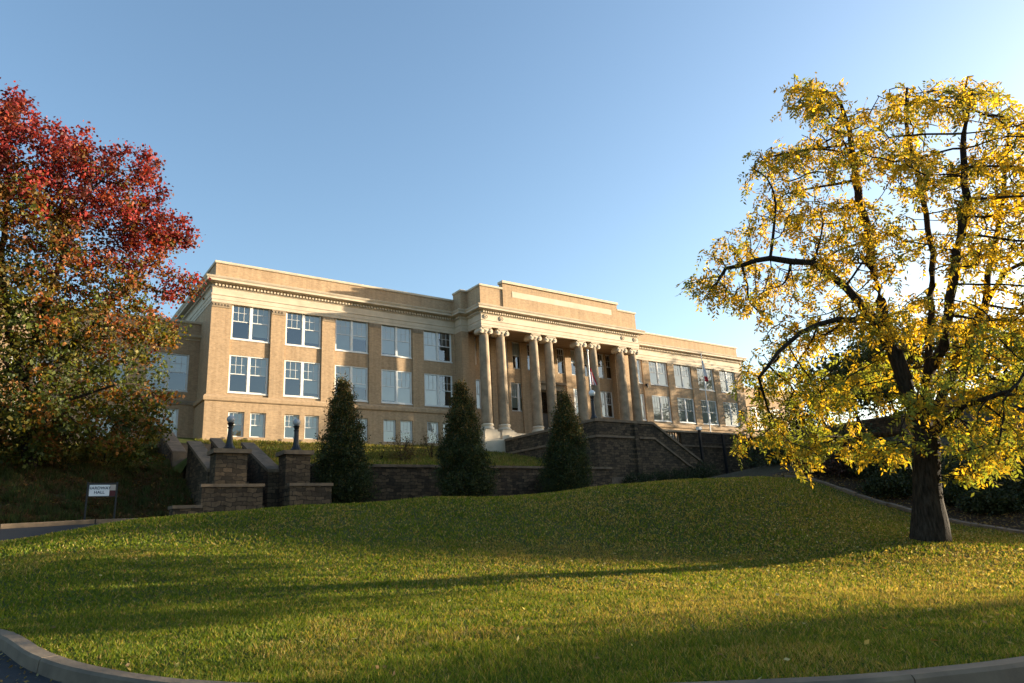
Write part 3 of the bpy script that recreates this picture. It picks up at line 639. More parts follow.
m = MB(); m.box(3.08, 3.84, sy-.04, sy-.031, 3.9, 4.37); m.build('panel', SIGNW, e)
m = MB(); m.box(3.84, 4.07, sy-.041, sy-.032, 4.135, 4.37); m.build('emblem_panel', SIGNG, e)
m = MB(); m.box(3.84, 4.07, sy-.041, sy-.032, 3.9, 4.13); m.build('colour_panel', SIGNM, e)
for txt, z, s_ in (('HARDWAY', 4.18, .17), ('HALL', 4.0, .17)):
    c = bpy.data.curves.new('lettering', 'FONT'); c.body = txt; c.size = s_; c.align_x = 'CENTER'; c.extrude = .003; c.offset = .003
    o = bpy.data.objects.new('lettering', c); col.objects.link(o); c.materials.append(SIGNK); me = bpy.data.meshes.new_from_object(o); bpy.data.objects.remove(o); o = bpy.data.objects.new('lettering', me); col.objects.link(o); o.parent = e; o.location = Vector((3.46, sy-.045, z))-ORI[e]; o.rotation_euler.x = R(90)

# ------------------------------------------------------------------ vegetation
def leaves_mesh(name, C, size, colf, droop=0., per=6, spread=.25, seed=0, aspect=.5):
    """C (n,3) cluster centres -> per leaflets each"""
    rg = np.random.default_rng(seed); n = len(C); P = np.repeat(C, per, axis=0)+rg.normal(0, spread, (n*per, 3))*np.array([1, 1, .8])
    tint = colf(np.repeat(C, per, axis=0), P, rg); n = len(P)
    d = rg.normal(0, 1, (n, 3)); d[:, 2] -= droop; d /= np.linalg.norm(d, axis=1)[:, None]
    w = np.cross(d, rg.normal(0, 1, (n, 3))); w /= np.linalg.norm(w, axis=1)[:, None]+1e-9
    s = size*rg.uniform(.6, 1.35, n)[:, None]; a = aspect*s
    nrm = np.cross(d, w)*s*.12
    V = np.stack([P, P+d*s*.5+w*a*.5+nrm, P+d*s, P+d*s*.5-w*a*.5+nrm], 1).reshape(-1, 3)
    return tri_mesh(name, V, n, tint)
def colonize(seedpts, parents, attr, step=.5, kill=.8, infl=5.0, iters=90, seed=1):
    nodes = [np.array(p, float) for p in seedpts]; par = list(parents); A = np.array(attr); alive = np.ones(len(A), bool)
    NN = np.array(nodes); d = np.linalg.norm(A[:, None]-NN[None], axis=2); nd = d.min(1); ni = d.argmin(1); kids = {}
    for it in range(iters):
        act = alive & (nd < infl)
        if not act.any(): break
        idx = np.where(act)[0]; dirs = {}
        for i in idx:
            v = A[i]-nodes[ni[i]]; dirs.setdefault(ni[i], []).append(v/(np.linalg.norm(v)+1e-9))
        new = []
        for k, vs in dirs.items():
            v = np.sum(vs, 0)+RNG.normal(0, .25, 3); v /= np.linalg.norm(v)+1e-9; p = nodes[k]+v*step
            if kids.get(k) is not None and any(np.linalg.norm(p-q) < step*.3 for q in kids[k]): continue
            kids.setdefault(k, []).append(p); new.append((p, k))
        if not new: break
        b = len(nodes)
        for p, k in new: nodes.append(p); par.append(k)
        Q = np.array([p for p, _ in new]); d = np.linalg.norm(A[:, None]-Q[None], axis=2); m_ = d.min(1); j = d.argmin(1)+b
        upd = m_ < nd; nd = np.where(upd, m_, nd); ni = np.where(upd, j, ni); alive &= nd > kill
    return np.array(nodes), np.array(par)
def branch_mesh(name, nodes, par, tip=.012, power=2.4, minr=None, rfix=None, sides=7):
    n = len(nodes); acc = np.zeros(n); cc = np.zeros(n, int)
    for i in range(n-1, 0, -1): cc[par[i]] += 1
    order = np.argsort([0]*n)
    depth = np.zeros(n, int)
    for i in range(1, n): depth[i] = depth[par[i]]+1
    r = np.zeros(n)
    for i in sorted(range(n), key=lambda k: -depth[k]):
        r[i] = max(tip, acc[i]**(1/power)); 
        if i: acc[par[i]] += r[i]**power
    if rfix is not None:
        for i, v in rfix.items(): r[i] = v
    V = []; Fc = []; K = sides
    def ring(p, d, rad):
        d = d/(np.linalg.norm(d)+1e-9); a = np.cross(d, [0.3, .2, 1]) if abs(d[2]) < .95 else np.cross(d, [1, 0, 0]); a /= np.linalg.norm(a); b = np.cross(d, a); s0 = len(V)
        for k in range(K):
            t = 2*math.pi*k/K; V.append(p+rad*(a*math.cos(t)+b*math.sin(t)))
        return s0
    rid = {}
    for i in range(n):
        d = nodes[i]-nodes[par[i]] if i else np.array([0, 0, 1.]); rid[i] = ring(nodes[i], d, r[i])
    for i in range(1, n):
        p = par[i]; a = rid[p]
        d = nodes[i]-nodes[p]
        dp = nodes[p]-nodes[par[p]] if p else np.array([0, 0, 1.])
        cosang = d@dp/(np.linalg.norm(d)*np.linalg.norm(dp)+1e-9)
        if r[i] < .7*r[p] or cosang < .75: a = ring(nodes[p], d, min(r[p], r[i]*1.15))
        b = rid[i]
        for k in range(K): Fc.append((a+k, a+(k+1) % K, b+(k+1) % K, b+k))
    me = bpy.data.meshes.new(name); me.from_pydata([tuple(v) for v in V], [], Fc); me.update(); me.polygons.foreach_set('use_smooth', [True]*len(me.polygons)); return me, r
def polyline_nodes(limbs, step=.5):
    """limbs: list of (parent limb index or -1, start fraction, pts[]) -> nodes, parents, indices"""
    nodes = []; par = []; idx = []
    for pi, pts in limbs:
        ids = []
        if pi is None: nodes.append(np.array(pts[0], float)); par.append(0); ids.append(0)
        else:
            d = [np.linalg.norm(np.array(pts[0])-nodes[k]) for k in range(len(nodes))]; ids.append(int(np.argmin(d)))
        for a, b in zip(pts[:-1], pts[1:]):
            a = np.array(a, float); b = np.array(b, float); n = max(1, int(np.linalg.norm(b-a)/step))
            for k in range(1, n+1):
                nodes.append(a+(b-a)*k/n+RNG.normal(0, .03, 3)); par.append(ids[-1]); ids.append(len(nodes)-1)
        idx.append(ids)
    return nodes, par, idx
def mixcols(rg, n, cols, w, jit=.15):
    c = np.array(cols)[rg.choice(len(cols), n, p=np.array(w)/sum(w))]; return c*rg.uniform(1-jit, 1+jit, (n, 1))

# yellow tree
D0 = 25.0
def lim(l): return [np.array(at(u, v, D0+dd)) for u, v, dd in l]
base = at(930, 540, D0); base.z = g1(base.x, base.y)-.1
limbs = [(None, [np.array(base), *lim([(929, 500, 0), (926, 455, 0), (925, 425, 0)])]),
         (0, lim([(925, 425, 0), (910, 395, -.3), (893, 355, -.5), (872, 318, -.6), (845, 288, -.9), (812, 262, -1.0), (770, 258, -1.2), (728, 268, -1.2)])),
         (0, lim([(893, 355, -.5), (880, 300, .4), (868, 240, .8), (856, 180, .9), (850, 130, .9), (835, 92, .7)])),
         (0, lim([(925, 425, 0), (928, 380, .4), (930, 325, .8), (932, 270, 1.1), (926, 215, 1.2), (915, 165, 1.3), (905, 120, 1.4), (908, 88, 1.3)])),
         (0, lim([(928, 380, .4), (944, 345, -.2), (950, 300, -.6), (956, 250, -.9), (966, 200, -1.2), (960, 150, -1.3), (972, 90, -1.2)])),
         (0, lim([(926, 430, 0), (946, 385, .3), (966, 345, .9), (985, 305, 1.2), (1005, 272, 1.4), (1040, 255, 1.6)])),
         (0, lim([(985, 305, 1.2), (992, 260, 1.8), (1003, 200, 2.0), (1008, 150, 2.2)])),
         (0, lim([(926, 448, 0), (900, 433, .8), (868, 436, 1.4), (840, 446, 1.9), (815, 455, 2.2)])),
         (0, lim([(872, 318, -.6), (835, 320, -1.6), (800, 333, -2.2), (778, 352, -2.4), (760, 378, -2.5)])),
         (0, lim([(926, 440, 0), (965, 408, -1.6), (1010, 390, -2.8)])),
         (0, lim([(926, 435, 0), (960, 400, 1.6), (1015, 385, 3.0), (1060, 375, 3.6)]))]
nodes, par, idx = polyline_nodes(limbs, .45)
CL = [(805, 88, 26, 16), (700, 282, 20, 16), (745, 300, 34, 22), (815, 100, 34, 22), (848, 140, 55, 40), (800, 160, 40, 30), (762, 170, 22, 22), (905, 105, 34, 24), (970, 98, 46, 26), (1018, 140, 50, 40), (915, 165, 40, 36), (970, 185, 44, 34), (785, 215, 44, 34), (735, 250, 34, 24), (712, 290, 26, 20), (765, 285, 44, 30),
      (845, 225, 44, 38), (820, 275, 40, 30), (890, 245, 36, 36), (975, 250, 44, 40), (1050, 210, 55, 60), (1060, 310, 60, 50), (805, 330, 50, 26), (862, 320, 36, 28), (905, 320, 34, 30), (985, 330, 50, 36), (775, 375, 40, 28), (765, 420, 28, 28), (800, 440, 30, 26), (820, 395, 42, 26),
      (868, 375, 26, 18), (950, 385, 40, 30), (1015, 385, 44, 36), (918, 400, 30, 16), (1000, 435, 40, 24), (985, 472, 14, 16), (735, 445, 12, 14), (812, 455, 22, 14), (888, 450, 24, 14), (955, 432, 20, 10), (1075, 400, 50, 40), (845, 440, 26, 18)]
attr = []; 
for (u, v, ru, rv) in CL:
    for _ in range(int(8+ru*rv*.075)):
        while True:
            q = RNG.uniform(-1, 1, 3)
            if q@q < 1: break
        cen = 1-min(1, abs(u-925)/240)*.75; attr.append(np.array(at(u+q[0]*ru, v+q[1]*rv, D0+q[2]*4.2*cen)))
nodes, par = colonize(nodes, par, attr, .34, .38, 7, 100)
YT = empty('walnut_tree', tuple(base), 'big sparse yellow leaved tree with dark forked trunk standing on the right of the lawn', 'tree'); ORI[YT] = base
off = np.array(base)
me, rr = branch_mesh('trunk', nodes-off, par, .011, 2.05)
# enforce trunk girth
me, rr = branch_mesh('trunk', nodes-off, par, .011*(.36/max(rr[4], .01))**1.0, 2.05, rfix={0: .74, 1: .50, 2: .41, 3: .38}, sides=12)
link('trunk', me, BARKM, YT)
thin = np.where(rr < .03)[0]; pick = thin[RNG.random(len(thin)) < .8]; print('thin', len(thin), rr.min(), rr[4])
Cc = nodes[pick]-off
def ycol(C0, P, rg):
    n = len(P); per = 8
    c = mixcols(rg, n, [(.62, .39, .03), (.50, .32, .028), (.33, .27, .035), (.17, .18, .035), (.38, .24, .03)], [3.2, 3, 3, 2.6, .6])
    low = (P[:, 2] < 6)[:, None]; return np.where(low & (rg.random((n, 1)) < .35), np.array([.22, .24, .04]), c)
def compound(name, C, colf, seed, per=3, nl=8, L=.42, size=.15):
    rg = np.random.default_rng(seed); C2 = np.repeat(C, per, 0); n = len(C2); C2 = C2+rg.normal(0, .09, (n, 3)); d = rg.normal(0, 1, (n, 3)); d[:, 2] = d[:, 2]*.5-.75; d /= np.linalg.norm(d, axis=1)[:, None]
    sd = np.cross(d, rg.normal(0, 1, (n, 3))); sd /= np.linalg.norm(sd, axis=1)[:, None]; LL = L*rg.uniform(.6, 1.25, n)
    t = (np.arange(nl)+.7)/nl; sg = np.where(np.arange(nl) % 2, 1, -1)
    P = C2[:, None]+d[:, None]*(LL[:, None, None]*t[None, :, None]); P[..., 2] -= (t**2*.10)[None]
    ld = d[:, None]*.75+sd[:, None]*sg[None, :, None]+rg.normal(0, .22, (n, nl, 3)); ld[..., 2] -= .25; ld /= np.linalg.norm(ld, axis=2)[..., None]
    w_ = np.cross(ld, rg.normal(0, .5, (n, nl, 3))+np.cross(d, sd)[:, None]*1.2); w_ = np.cross(ld, np.cross(d, sd)[:, None]+rg.normal(0, .5, (n, nl, 3))); w_ /= np.linalg.norm(w_, axis=2)[..., None]+1e-9
    s_ = size*rg.uniform(.65, 1.25, (n, nl, 1)); P = P.reshape(-1, 3); ld = ld.reshape(-1, 3); w_ = w_.reshape(-1, 3); s_ = s_.reshape(-1, 1)
    V = np.stack([P, P+ld*s_*.45+w_*s_*.2, P+ld*s_, P+ld*s_*.45-w_*s_*.2], 1).reshape(-1, 3)
    return tri_mesh(name, V, len(P), np.repeat(colf(C2, C2, rg), nl, 0)*rg.uniform(.8, 1.15, (len(P), 1)))
pass
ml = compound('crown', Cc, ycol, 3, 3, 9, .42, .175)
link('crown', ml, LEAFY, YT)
print('yellow', len(nodes), len(Cc))

# red maple, left
DR = 41.0; rb = at(28, 470, DR); rb.z = float(UZ(np.array([rb.x]), np.array([rb.y]))[0])-.1
def limr(l): return [np.array(at(u, v, DR+dd)) for u, v, dd in l]
limbs = [(None, [np.array(rb), *limr([(28, 440, 0), (30, 400, 0), (30, 360, 0)])]), (0, limr([(30, 400, 0), (10, 330, 1), (0, 260, 1.5), (10, 180, 1)])), (0, limr([(30, 360, 0), (45, 300, -1), (70, 240, -1), (90, 190, -1)])),
         (0, limr([(30, 400, 0), (70, 350, 1), (115, 300, 1.5), (150, 260, 1.5)])), (0, limr([(29, 425, 0), (70, 400, -2), (115, 385, -3)])), (0, limr([(29, 425, 0), (-20, 390, -2), (-50, 360, -3)])), (0, limr([(30, 400, 0), (-10, 340, -3), (-10, 280, -4)]))]
nodes, par, idx = polyline_nodes(limbs, .6)
CL = [(10, 125, 34, 30), (62, 150, 26, 24), (20, 190, 50, 50), (85, 185, 36, 34), (110, 160, 16, 14), (150, 172, 18, 16), (128, 210, 34, 34), (60, 240, 60, 55), (160, 235, 28, 30), (120, 270, 50, 45), (180, 240, 12, 12), (172, 285, 18, 20),
      (20, 300, 70, 60), (90, 320, 60, 50), (145, 330, 28, 28), (150, 400, 16, 14), (120, 380, 50, 38), (40, 380, 70, 55), (-40, 300, 60, 90), (70, 425, 60, 30), (140, 425, 26, 18), (0, 430, 60, 30), (-50, 420, 50, 40), (-40, 180, 50, 60), (110, 445, 26, 10)]
attr = []
for (u, v, ru, rv) in CL:
    for _ in range(int(10+ru*rv*.10)):
        while True:
            q = RNG.uniform(-1, 1, 3)
            if q@q < 1: break
        attr.append(np.array(at(u+q[0]*ru, v+q[1]*rv, DR+q[2]*max(1.8, 4.8*(1-min(1, abs(u-30)/190)*.7)))))
nodes, par = colonize(nodes, par, attr, .45, .5, 5, 80)
RT = empty('maple_tree', tuple(rb), 'broad maple tree turning red above and olive green below, left of the building', 'tree'); ORI[RT] = rb; off = np.array(rb)
me, rr = branch_mesh('trunk', nodes-off, par, .013, 2.05); me, rr = branch_mesh('trunk', nodes-off, par, .013*(.3/max(rr[4], .01)), 2.05, rfix={0: .42, 1: .36})
link('trunk', me, BARKM, RT)
thin = np.where(rr < .05)[0]; Cc = nodes[thin]-off
def shoots(nodes, par, off, cen, n, L, rg):
    kids = np.bincount(par, minlength=len(nodes)); tips = np.where(kids == 0)[0]; d = nodes[tips]-off-cen; rad = np.linalg.norm(d, axis=1); tips = tips[rad > np.quantile(rad, .45)]
    t = rg.choice(tips, n); d = nodes[t]-nodes[par[t]]; d /= np.linalg.norm(d, axis=1)[:, None]; o = nodes[t]-off-cen; o /= np.linalg.norm(o, axis=1)[:, None]
    d = d*.4+o*.8+rg.normal(0, .2, d.shape)+np.array([0, 0, .45]); d /= np.linalg.norm(d, axis=1)[:, None]; LL = L*rg.uniform(.3, 1, n)
    return np.concatenate([nodes[t]-off+d*(LL*k)[:, None] for k in (.25, .5, .75, 1)])
Cc = np.concatenate([Cc, shoots(nodes, par, off, np.array([0, 0, 8.]), 260, 1.0, np.random.default_rng(4))])
e1 = np.array([rt.x, rt.y, 0]); e1 /= np.linalg.norm(e1)
def rcol(C0, P, rg):
    n = len(P); m = 22; k = n//m; Q = C0[::m]; h = Q[:, 2]; lat = Q[:, :2]@e1[:2]         # one colour per spray, small change per leaf
    patch = np.sin(Q[:, 0]*1.3+1)*np.sin(Q[:, 1]*1.1)*np.sin(Q[:, 2]*1.2)
    t = (h-10.4)/4.5+(lat-1.5)*.14+patch*.9+rg.normal(0, .30, k)
    red = mixcols(rg, k, [(.23, .022, .020), (.13, .014, .016), (.24, .050, .020), (.07, .018, .014)], [3, 3, 2, 2.5])
    org = mixcols(rg, k, [(.22, .065, .018), (.17, .085, .018), (.10, .07, .015)], [2, 2, 2]); grn = mixcols(rg, k, [(.075, .090, .014), (.045, .060, .012), (.14, .115, .016), (.20, .085, .018)], [3, 3, 2, 2.0])
    c = np.where((t > .48)[:, None], red, np.where((t > -.25)[:, None], org, grn))
    return np.repeat(c, m, 0)*rg.uniform(.75, 1.25, (n, 1))
link('crown', leaves_mesh('crown', Cc[np.random.default_rng(9).random(len(Cc)) < .85], .18, rcol, .5, 22, .24, 5, .8), LEAF, RT)
print('maple', len(nodes), len(Cc))

# conical evergreens and shrubs
def tufts(rg, prof, h, n, jit=.12):
    """profile radius(t) cone of leaf tufts, denser at the surface"""
    t = rg.beta(1.1, 1.5, n)*.97+.01; a = rg.uniform(0, 2*math.pi, n); ph = rg.uniform(0, 6); lob = 1+.16*np.sin(a*3+t*9+ph)+.14*np.sin(a*5-t*23+ph*2)+.10*np.sin(a*9+t*41)
    k = rg.uniform(.45, 1, n)**.5; r_ = prof(t)*k*lob
    return np.stack([r_*np.cos(a), r_*np.sin(a), t*h+rg.normal(0, jit, n)], 1)
def conifer(x, y, h, w, label, seed):
    z = g1(x, y)-.05; e = empty('holly_tree', (x, y, z), label, 'tree', 'conical evergreens along the retaining wall'); rg = np.random.default_rng(seed)
    m = MB((0, 0, 0)); m.tube([(0, 0, 0), (.03, 0, h*.5), (0, 0, h*.93)], [.13, .08, .02], 7); link('trunk', m.mesh('trunk', (0, 0, 0)), BARKM, e)
    prof = lambda t: w*(np.minimum(1, (t+.03)*7)**.6)*(1-t)**.72*(1+.05*np.sin(t*40))
    C = tufts(rg, prof, h, 2900); C[:, :2] *= (1+.16*np.sin(np.arctan2(C[:, 1], C[:, 0])*2+seed))[:, None]; C[:, 0] += .16*np.sin(seed*1.7)*C[:, 2]/h*1.5; C[:, :2] += .10*np.sin(C[:, 2:3]*3+seed)
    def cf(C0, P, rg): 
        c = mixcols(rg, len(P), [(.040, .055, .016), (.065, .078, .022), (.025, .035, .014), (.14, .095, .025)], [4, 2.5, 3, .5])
        sun_warm = (rg.random(len(P)) < np.clip((P[:, 2]/h-.4)*1.0, 0, .55))[:, None]; return np.where(sun_warm, mixcols(rg, len(P), [(.20, .11, .028), (.13, .11, .025)], [1, 1]), c)  # orange sunlight on the upper crown put into the leaf colours
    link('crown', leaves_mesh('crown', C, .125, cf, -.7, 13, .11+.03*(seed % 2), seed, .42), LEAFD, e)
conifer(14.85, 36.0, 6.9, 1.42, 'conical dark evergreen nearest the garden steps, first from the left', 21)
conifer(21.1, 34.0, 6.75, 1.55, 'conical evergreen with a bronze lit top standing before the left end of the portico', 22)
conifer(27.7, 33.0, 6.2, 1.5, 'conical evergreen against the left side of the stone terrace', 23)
def shrub(name, x, y, z, r_, h, n, label, grp, cols, w, seed, size=.12, per=9, mat=None, stems=True, cat='shrub'):
    e = empty(name, (x, y, z), label, cat, grp); rg = np.random.default_rng(seed); m = MB((0, 0, 0))
    for k in range(5):
        a = rg.uniform(0, 6.28); m.tube([(0, 0, -.1), (r_*.3*math.cos(a), r_*.3*math.sin(a), h*.4), (r_*.6*math.cos(a+.3), r_*.6*math.sin(a+.3), h*.85)], [.03, .02, .008], 5)
    link('stem', m.mesh('stem', (0, 0, 0)), BARKM, e)
    prof = lambda t: r_*np.sin(np.clip(t*.85+.15, 0, 1)*math.pi)**.55
    C = tufts(rg, prof, h, n, .08)
    link('foliage', leaves_mesh('foliage', C, size, lambda C0, P, rg: mixcols(rg, len(P), cols, w), 0, per, .12, seed, .55), mat or LEAFD, e); return e
DK = [(.030, .040, .014), (.045, .055, .018), (.022, .03, .012)]
for i, (x, l) in enumerate(((38.4, 'low dark shrub at the terrace foot, nearest its front corner'), (40.3, 'low dark shrub at the terrace foot, second from its front corner'), (42.2, 'low dark shrub under the top of the falling stair'), (44.1, 'low dark shrub under the middle of the falling stair'), (46.1, 'rounded dark shrub at the foot of the falling stair'))):
    shrub('low_shrub', x, 37.6, g1(x, 37.6), 1.05, 1.35+.3*(i == 4), 260, l, 'low shrubs along the terrace foot', DK, [1, 1, 1], 30+i)
shrub('low_shrub', 28.9, 36.4, g1(28.9, 36.4), .9, 1.5, 200, 'small brownish shrub between the third evergreen and the terrace wall', 'low shrubs along the terrace foot', [(.06, .045, .025), (.04, .035, .02)], [1, 1], 37)
for i, (u, v, d, l) in enumerate(((768, 472, 49, 'dark shrub left in the row below the hanging yellow leaves'), (792, 471, 49, 'dark shrub in the middle of the row below the hanging yellow leaves'), (815, 472, 48, 'dark shrub at the right end of the row below the hanging yellow leaves'))):
    p = at(u, v, d); shrub('low_shrub', p.x, p.y, g1(p.x, p.y), 1.3, 1.6, 280, l, 'shrubs below the yellow leaves', DK, [1, 1, 1], 40+i)
bp_ = [(33.4, 19.6, 1.3, 1.7, 'reddish brown shrub at the far end of the planting bed'), (34.6, 17.8, 1.4, 1.9, 'dark shrub in the planting bed just left of the yellow tree trunk'), (36.2, 16.0, 1.5, 2.2, 'tall dark shrub in the planting bed behind the yellow tree trunk'), (34.6, 14.4, 1.2, 1.5, 'low dark shrub in the planting bed right behind the edging stones'),
       (36.8, 13.0, 1.5, 2.4, 'large dark shrub right of the yellow tree trunk before the pale coping'), (35.0, 11.2, 1.3, 2.2, 'dark shrub in the bed under the lowest hanging yellow spray'), (37.2, 10.0, 1.5, 2.8, 'tallest dark shrub near the right edge of the picture'), (33.6, 8.6, 1.2, 2.0, 'dark shrub at the right edge of the picture beside the edging'), (32.6, 16.4, .9, .9, 'low spreading shrub by the edging left of the yellow tree trunk'), (32.3, 12.4, .9, .8, 'low spreading shrub by the edging just right of the yellow tree trunk'),
       (36.5, 19.2, 1.5, 2.4, 'dark shrub at the back of the bed below the low yellow limb'), (32.9, 14.3, .8, .7, 'small shrub by the edging hidden partly by the yellow tree trunk')]
for i, (x, y, r_, h, l) in enumerate(bp_):
    shrub('bed_shrub', x, y, g1(x, y), r_, h, 420, l, 'shrubs in the planting bed', DK if i else [(.07, .03, .02), (.04, .03, .018)], [1, 1, 1][:3 if i else 2], 50+i, .14)
for i, (x, y, h, l) in enumerate(((22.6, 44.5, 1.7, 'thin twiggy shrub on the terrace grass before the ground floor windows'), (24.6, 44.0, 1.9, 'reddish twiggy shrub on the terrace just left of the second evergreen'), (19.9, 42.2, 1.0, 'small yellow green shrub on the lit terrace grass'), (21.0, 41.4, .9, 'low pale shrub on the lit terrace grass'))):
    shrub('terrace_shrub', x, y, float(UZ(np.array([x]), np.array([y]))[0]), .9, h, 150, l, 'small shrubs on the terrace', [(.12, .10, .03), (.09, .05, .025)] if i != 2 else [(.16, .15, .03), (.12, .12, .03)], [1, 1], 60+i, .10, 7, LEAF)
for i, (x, y, h, l) in enumerate(((4.4, 44.0, 1.6, 'olive shrub under the maple at the top of the bank'), (6.2, 47.5, 1.1, 'small green shrub against the low wing wall'), (1.6, 43.5, 1.8, 'dark shrub low under the left side of the maple'))):
    shrub('bank_shrub', x, y, float(UZ(np.array([x]), np.array([y]))[0]), 1.4, h, 300, l, 'shrubs at the top of the bank', [(.10, .10, .028), (.07, .08, .022), (.14, .10, .03)], [1, 1, 1], 70+i, .13, 9, LEAF)

# background trees on the rise to the right (prototype meshes, shared)
def bgtree_mesh(seed, h, rad, cols, w, ncl, per, size):
    rg = np.random.default_rng(seed); lm = [(None, [np.zeros(3), np.array([0, 0, h*.2]), np.array([.1, 0, h*.45])]), (0, [np.array([.1, 0, h*.45]), np.array([.3, .2, h*.8])]), (0, [np.array([0, 0, h*.3]), np.array([rad*.5, .2, h*.55])]), (0, [np.array([0, 0, h*.33]), np.array([-rad*.5, -.3, h*.6])])]
    nd, pa, _ = polyline_nodes(lm, .6); at_ = []
    for _ in range(9):
        c = np.array([rg.uniform(-.55, .55)*rad, rg.uniform(-.55, .55)*rad, h*rg.uniform(.38, .82)])
        for _ in range(ncl//9):
            q = rg.normal(0, .5, 3); at_.append(c+q*np.array([rad*.5, rad*.5, h*.17]))
    nd, pa = colonize(nd, pa, at_, .6, .8, 6, 50); b, rr = branch_mesh('trunk', nd, pa, .015, 2.2, sides=5); C = nd[rr < .06]
    cr = leaves_mesh('crown', C, size, lambda C0, P, rg: mixcols(rg, len(P), cols, w), .2, per, .38, seed, .7); b.materials.append(BARKM); cr.materials.append(LEAF); return b, cr
BG = [bgtree_mesh(81, 9.5, 4.2, [(.07, .075, .022), (.10, .08, .025), (.05, .06, .02)], [2, 1, 2], 420, 14, .34), bgtree_mesh(82, 11, 4.0, [(.20, .14, .03), (.12, .11, .03), (.22, .10, .03)], [2, 2, 1], 420, 12, .32)]
def bgtree(k, x, y, s, label, grp, zoff=-.2, rz=0, sz=1):
    b, cr = BG[k]; e = empty('background_tree', (x, y, g1(x, y)+zoff), label, 'tree', grp, rz); e.scale = (s, s, s*sz)
    for nm, me in (('trunk', b), ('crown', cr)):
        o = bpy.data.objects.new(nm, me); col.objects.link(o); o.parent = e
LR = 'young tree in the dense row on the rise off to the right of the lawn'
row = [(91, -4.2, .16), (88, -.6, .18), (91, 1.5, .17), (88, 4, .2), (91, 7, .3), (88, 10, .45), (91, 13, .45), (88, 16.5, .45), (91, 20, .45), (87, 24, .45), (91, 28, .5), (88, 32.5, .5), (95, -1.2, .18), (95, 4, .22), (95, 9, .4), (95, 15, .45), (95, 20, .5), (90, 40.5, 1.02), (86, 43, .95), (84, 41, .9)]
for i, (x, y, s) in enumerate(row): bgtree(i % 2, x, y, s, LR, 'trees on the rise right of the lawn', rz=i*1.3)
for i, (x, y, s, k) in enumerate(((96, 46, .95, 1), (92, 51, .9, 1))): bgtree(k, x, y, s, 'tall thin tree beyond the end of the right wing' if i else 'autumn tree beyond the end of the right wing', 'trees beyond the right wing', rz=i*2+.5, sz=1.1)
for i, (x, y, s) in enumerate(((50, -10.5, 1.15), (57, -15, 1.2), (44, -11.5, 1.0), (63, -12, 1.1))): bgtree(i % 2, x, y, s, 'street tree standing off to the right by the road', 'street trees off to the right', rz=i*2.1)
for i, (u, v, d, s, k, l) in enumerate(((866, 470, 66, 1.0, 0, 'dark tree seen through the gap left of the yellow tree trunk'), (820, 460, 78, .9, 0, 'dark tree behind the hanging yellow leaves near the right wing'), (905, 470, 72, 1.1, 0, 'tree behind the fork of the yellow tree'), (960, 480, 70, 1.0, 1, 'brownish tree behind the yellow tree, right of its trunk'), (1010, 480, 64, 1.0, 0, 'dark tree behind the yellow tree at the picture edge'))):
    p = at(u, v, d); bgtree(k, p.x, p.y, s, l, 'trees behind the yellow tree', rz=i)

# ------------------------------------------------------------------ grass
def lawn_blades():
    Vs = []; Cs = []
    for d0, d1, dens, hgt, wid in ((2.5, 5, 1500, .056, .009), (5, 10, 2700, .056, .0075), (10, 15, 1500, .056, .010), (15, 22, 700, .058, .016), (22, 40, 300, .065, .028)):
        nmax = int(1.05*(d1*d1-d0*d0)*dens); r_ = np.sqrt(RNG.uniform(d0*d0, d1*d1, nmax)); a = RNG.uniform(R(-35), R(85), nmax); x = r_*np.sin(a); y = r_*np.cos(a)
        ok = pip(x, y, lawn_out); x, y = x[ok], y[ok]; n = len(x)
        cl = np.sin(x*3.1+np.sin(y*2.3)*2)*np.sin(y*2.7+np.sin(x*1.9)*2)
        h = hgt*RNG.uniform(.5, 1.5, n)*(1+.22*cl); lean = RNG.normal(0, .045, (n, 2)); az = RNG.uniform(0, math.pi, n)
        z = G(x, y)-.01; wv = np.stack([np.cos(az), np.sin(az)], 1)*(wid*RNG.uniform(.6, 1.4, n))[:, None]
        A = np.stack([x-wv[:, 0], y-wv[:, 1], z], 1); Bq = np.stack([x+wv[:, 0], y+wv[:, 1], z], 1); C = np.stack([x+lean[:, 0], y+lean[:, 1], z+h], 1)
        Vs.append(np.stack([A, Bq, C], 1).reshape(-1, 3))
        f = (np.sin(x*.55+1.2*np.sin(y*.4))*np.sin(y*.6+x*.25+1)+.5*np.sin(x*1.9+y*.7)*np.sin(y*1.7-x*.6))
        dry = np.clip(.16+.26*(f > .55)+.012*(x-4)+.36*np.exp(-((x-9)**2/5+(y-8.2)**2/2))+.28*np.exp(-((x-14)**2/20+(y-7)**2/8))+.3*np.exp(-((x-12.5)**2/9+(y-16)**2/2)), .04, .7)
        rr_ = RNG.random(n); g_ = mixcols(RNG, n, [(.100, .148, .013), (.150, .190, .015), (.070, .110, .011), (.22, .22, .022)], [3, 3, 2, 1.5]); t_ = mixcols(RNG, n, [(.36, .26, .07), (.28, .19, .05), (.40, .31, .11)], [1, 1, .6])
        Cs.append(np.where((rr_ < dry)[:, None], t_, g_))
    V = np.concatenate(Vs); Cc = np.concatenate(Cs); print('blades', len(V)//3); return tri_mesh('grass', V, len(V)//3, Cc, 3)
tag(link('grass', lawn_blades(), GRASSM), 'mown green grass with dry straw patches covering the lawn mound', 'grass', kind='stuff')
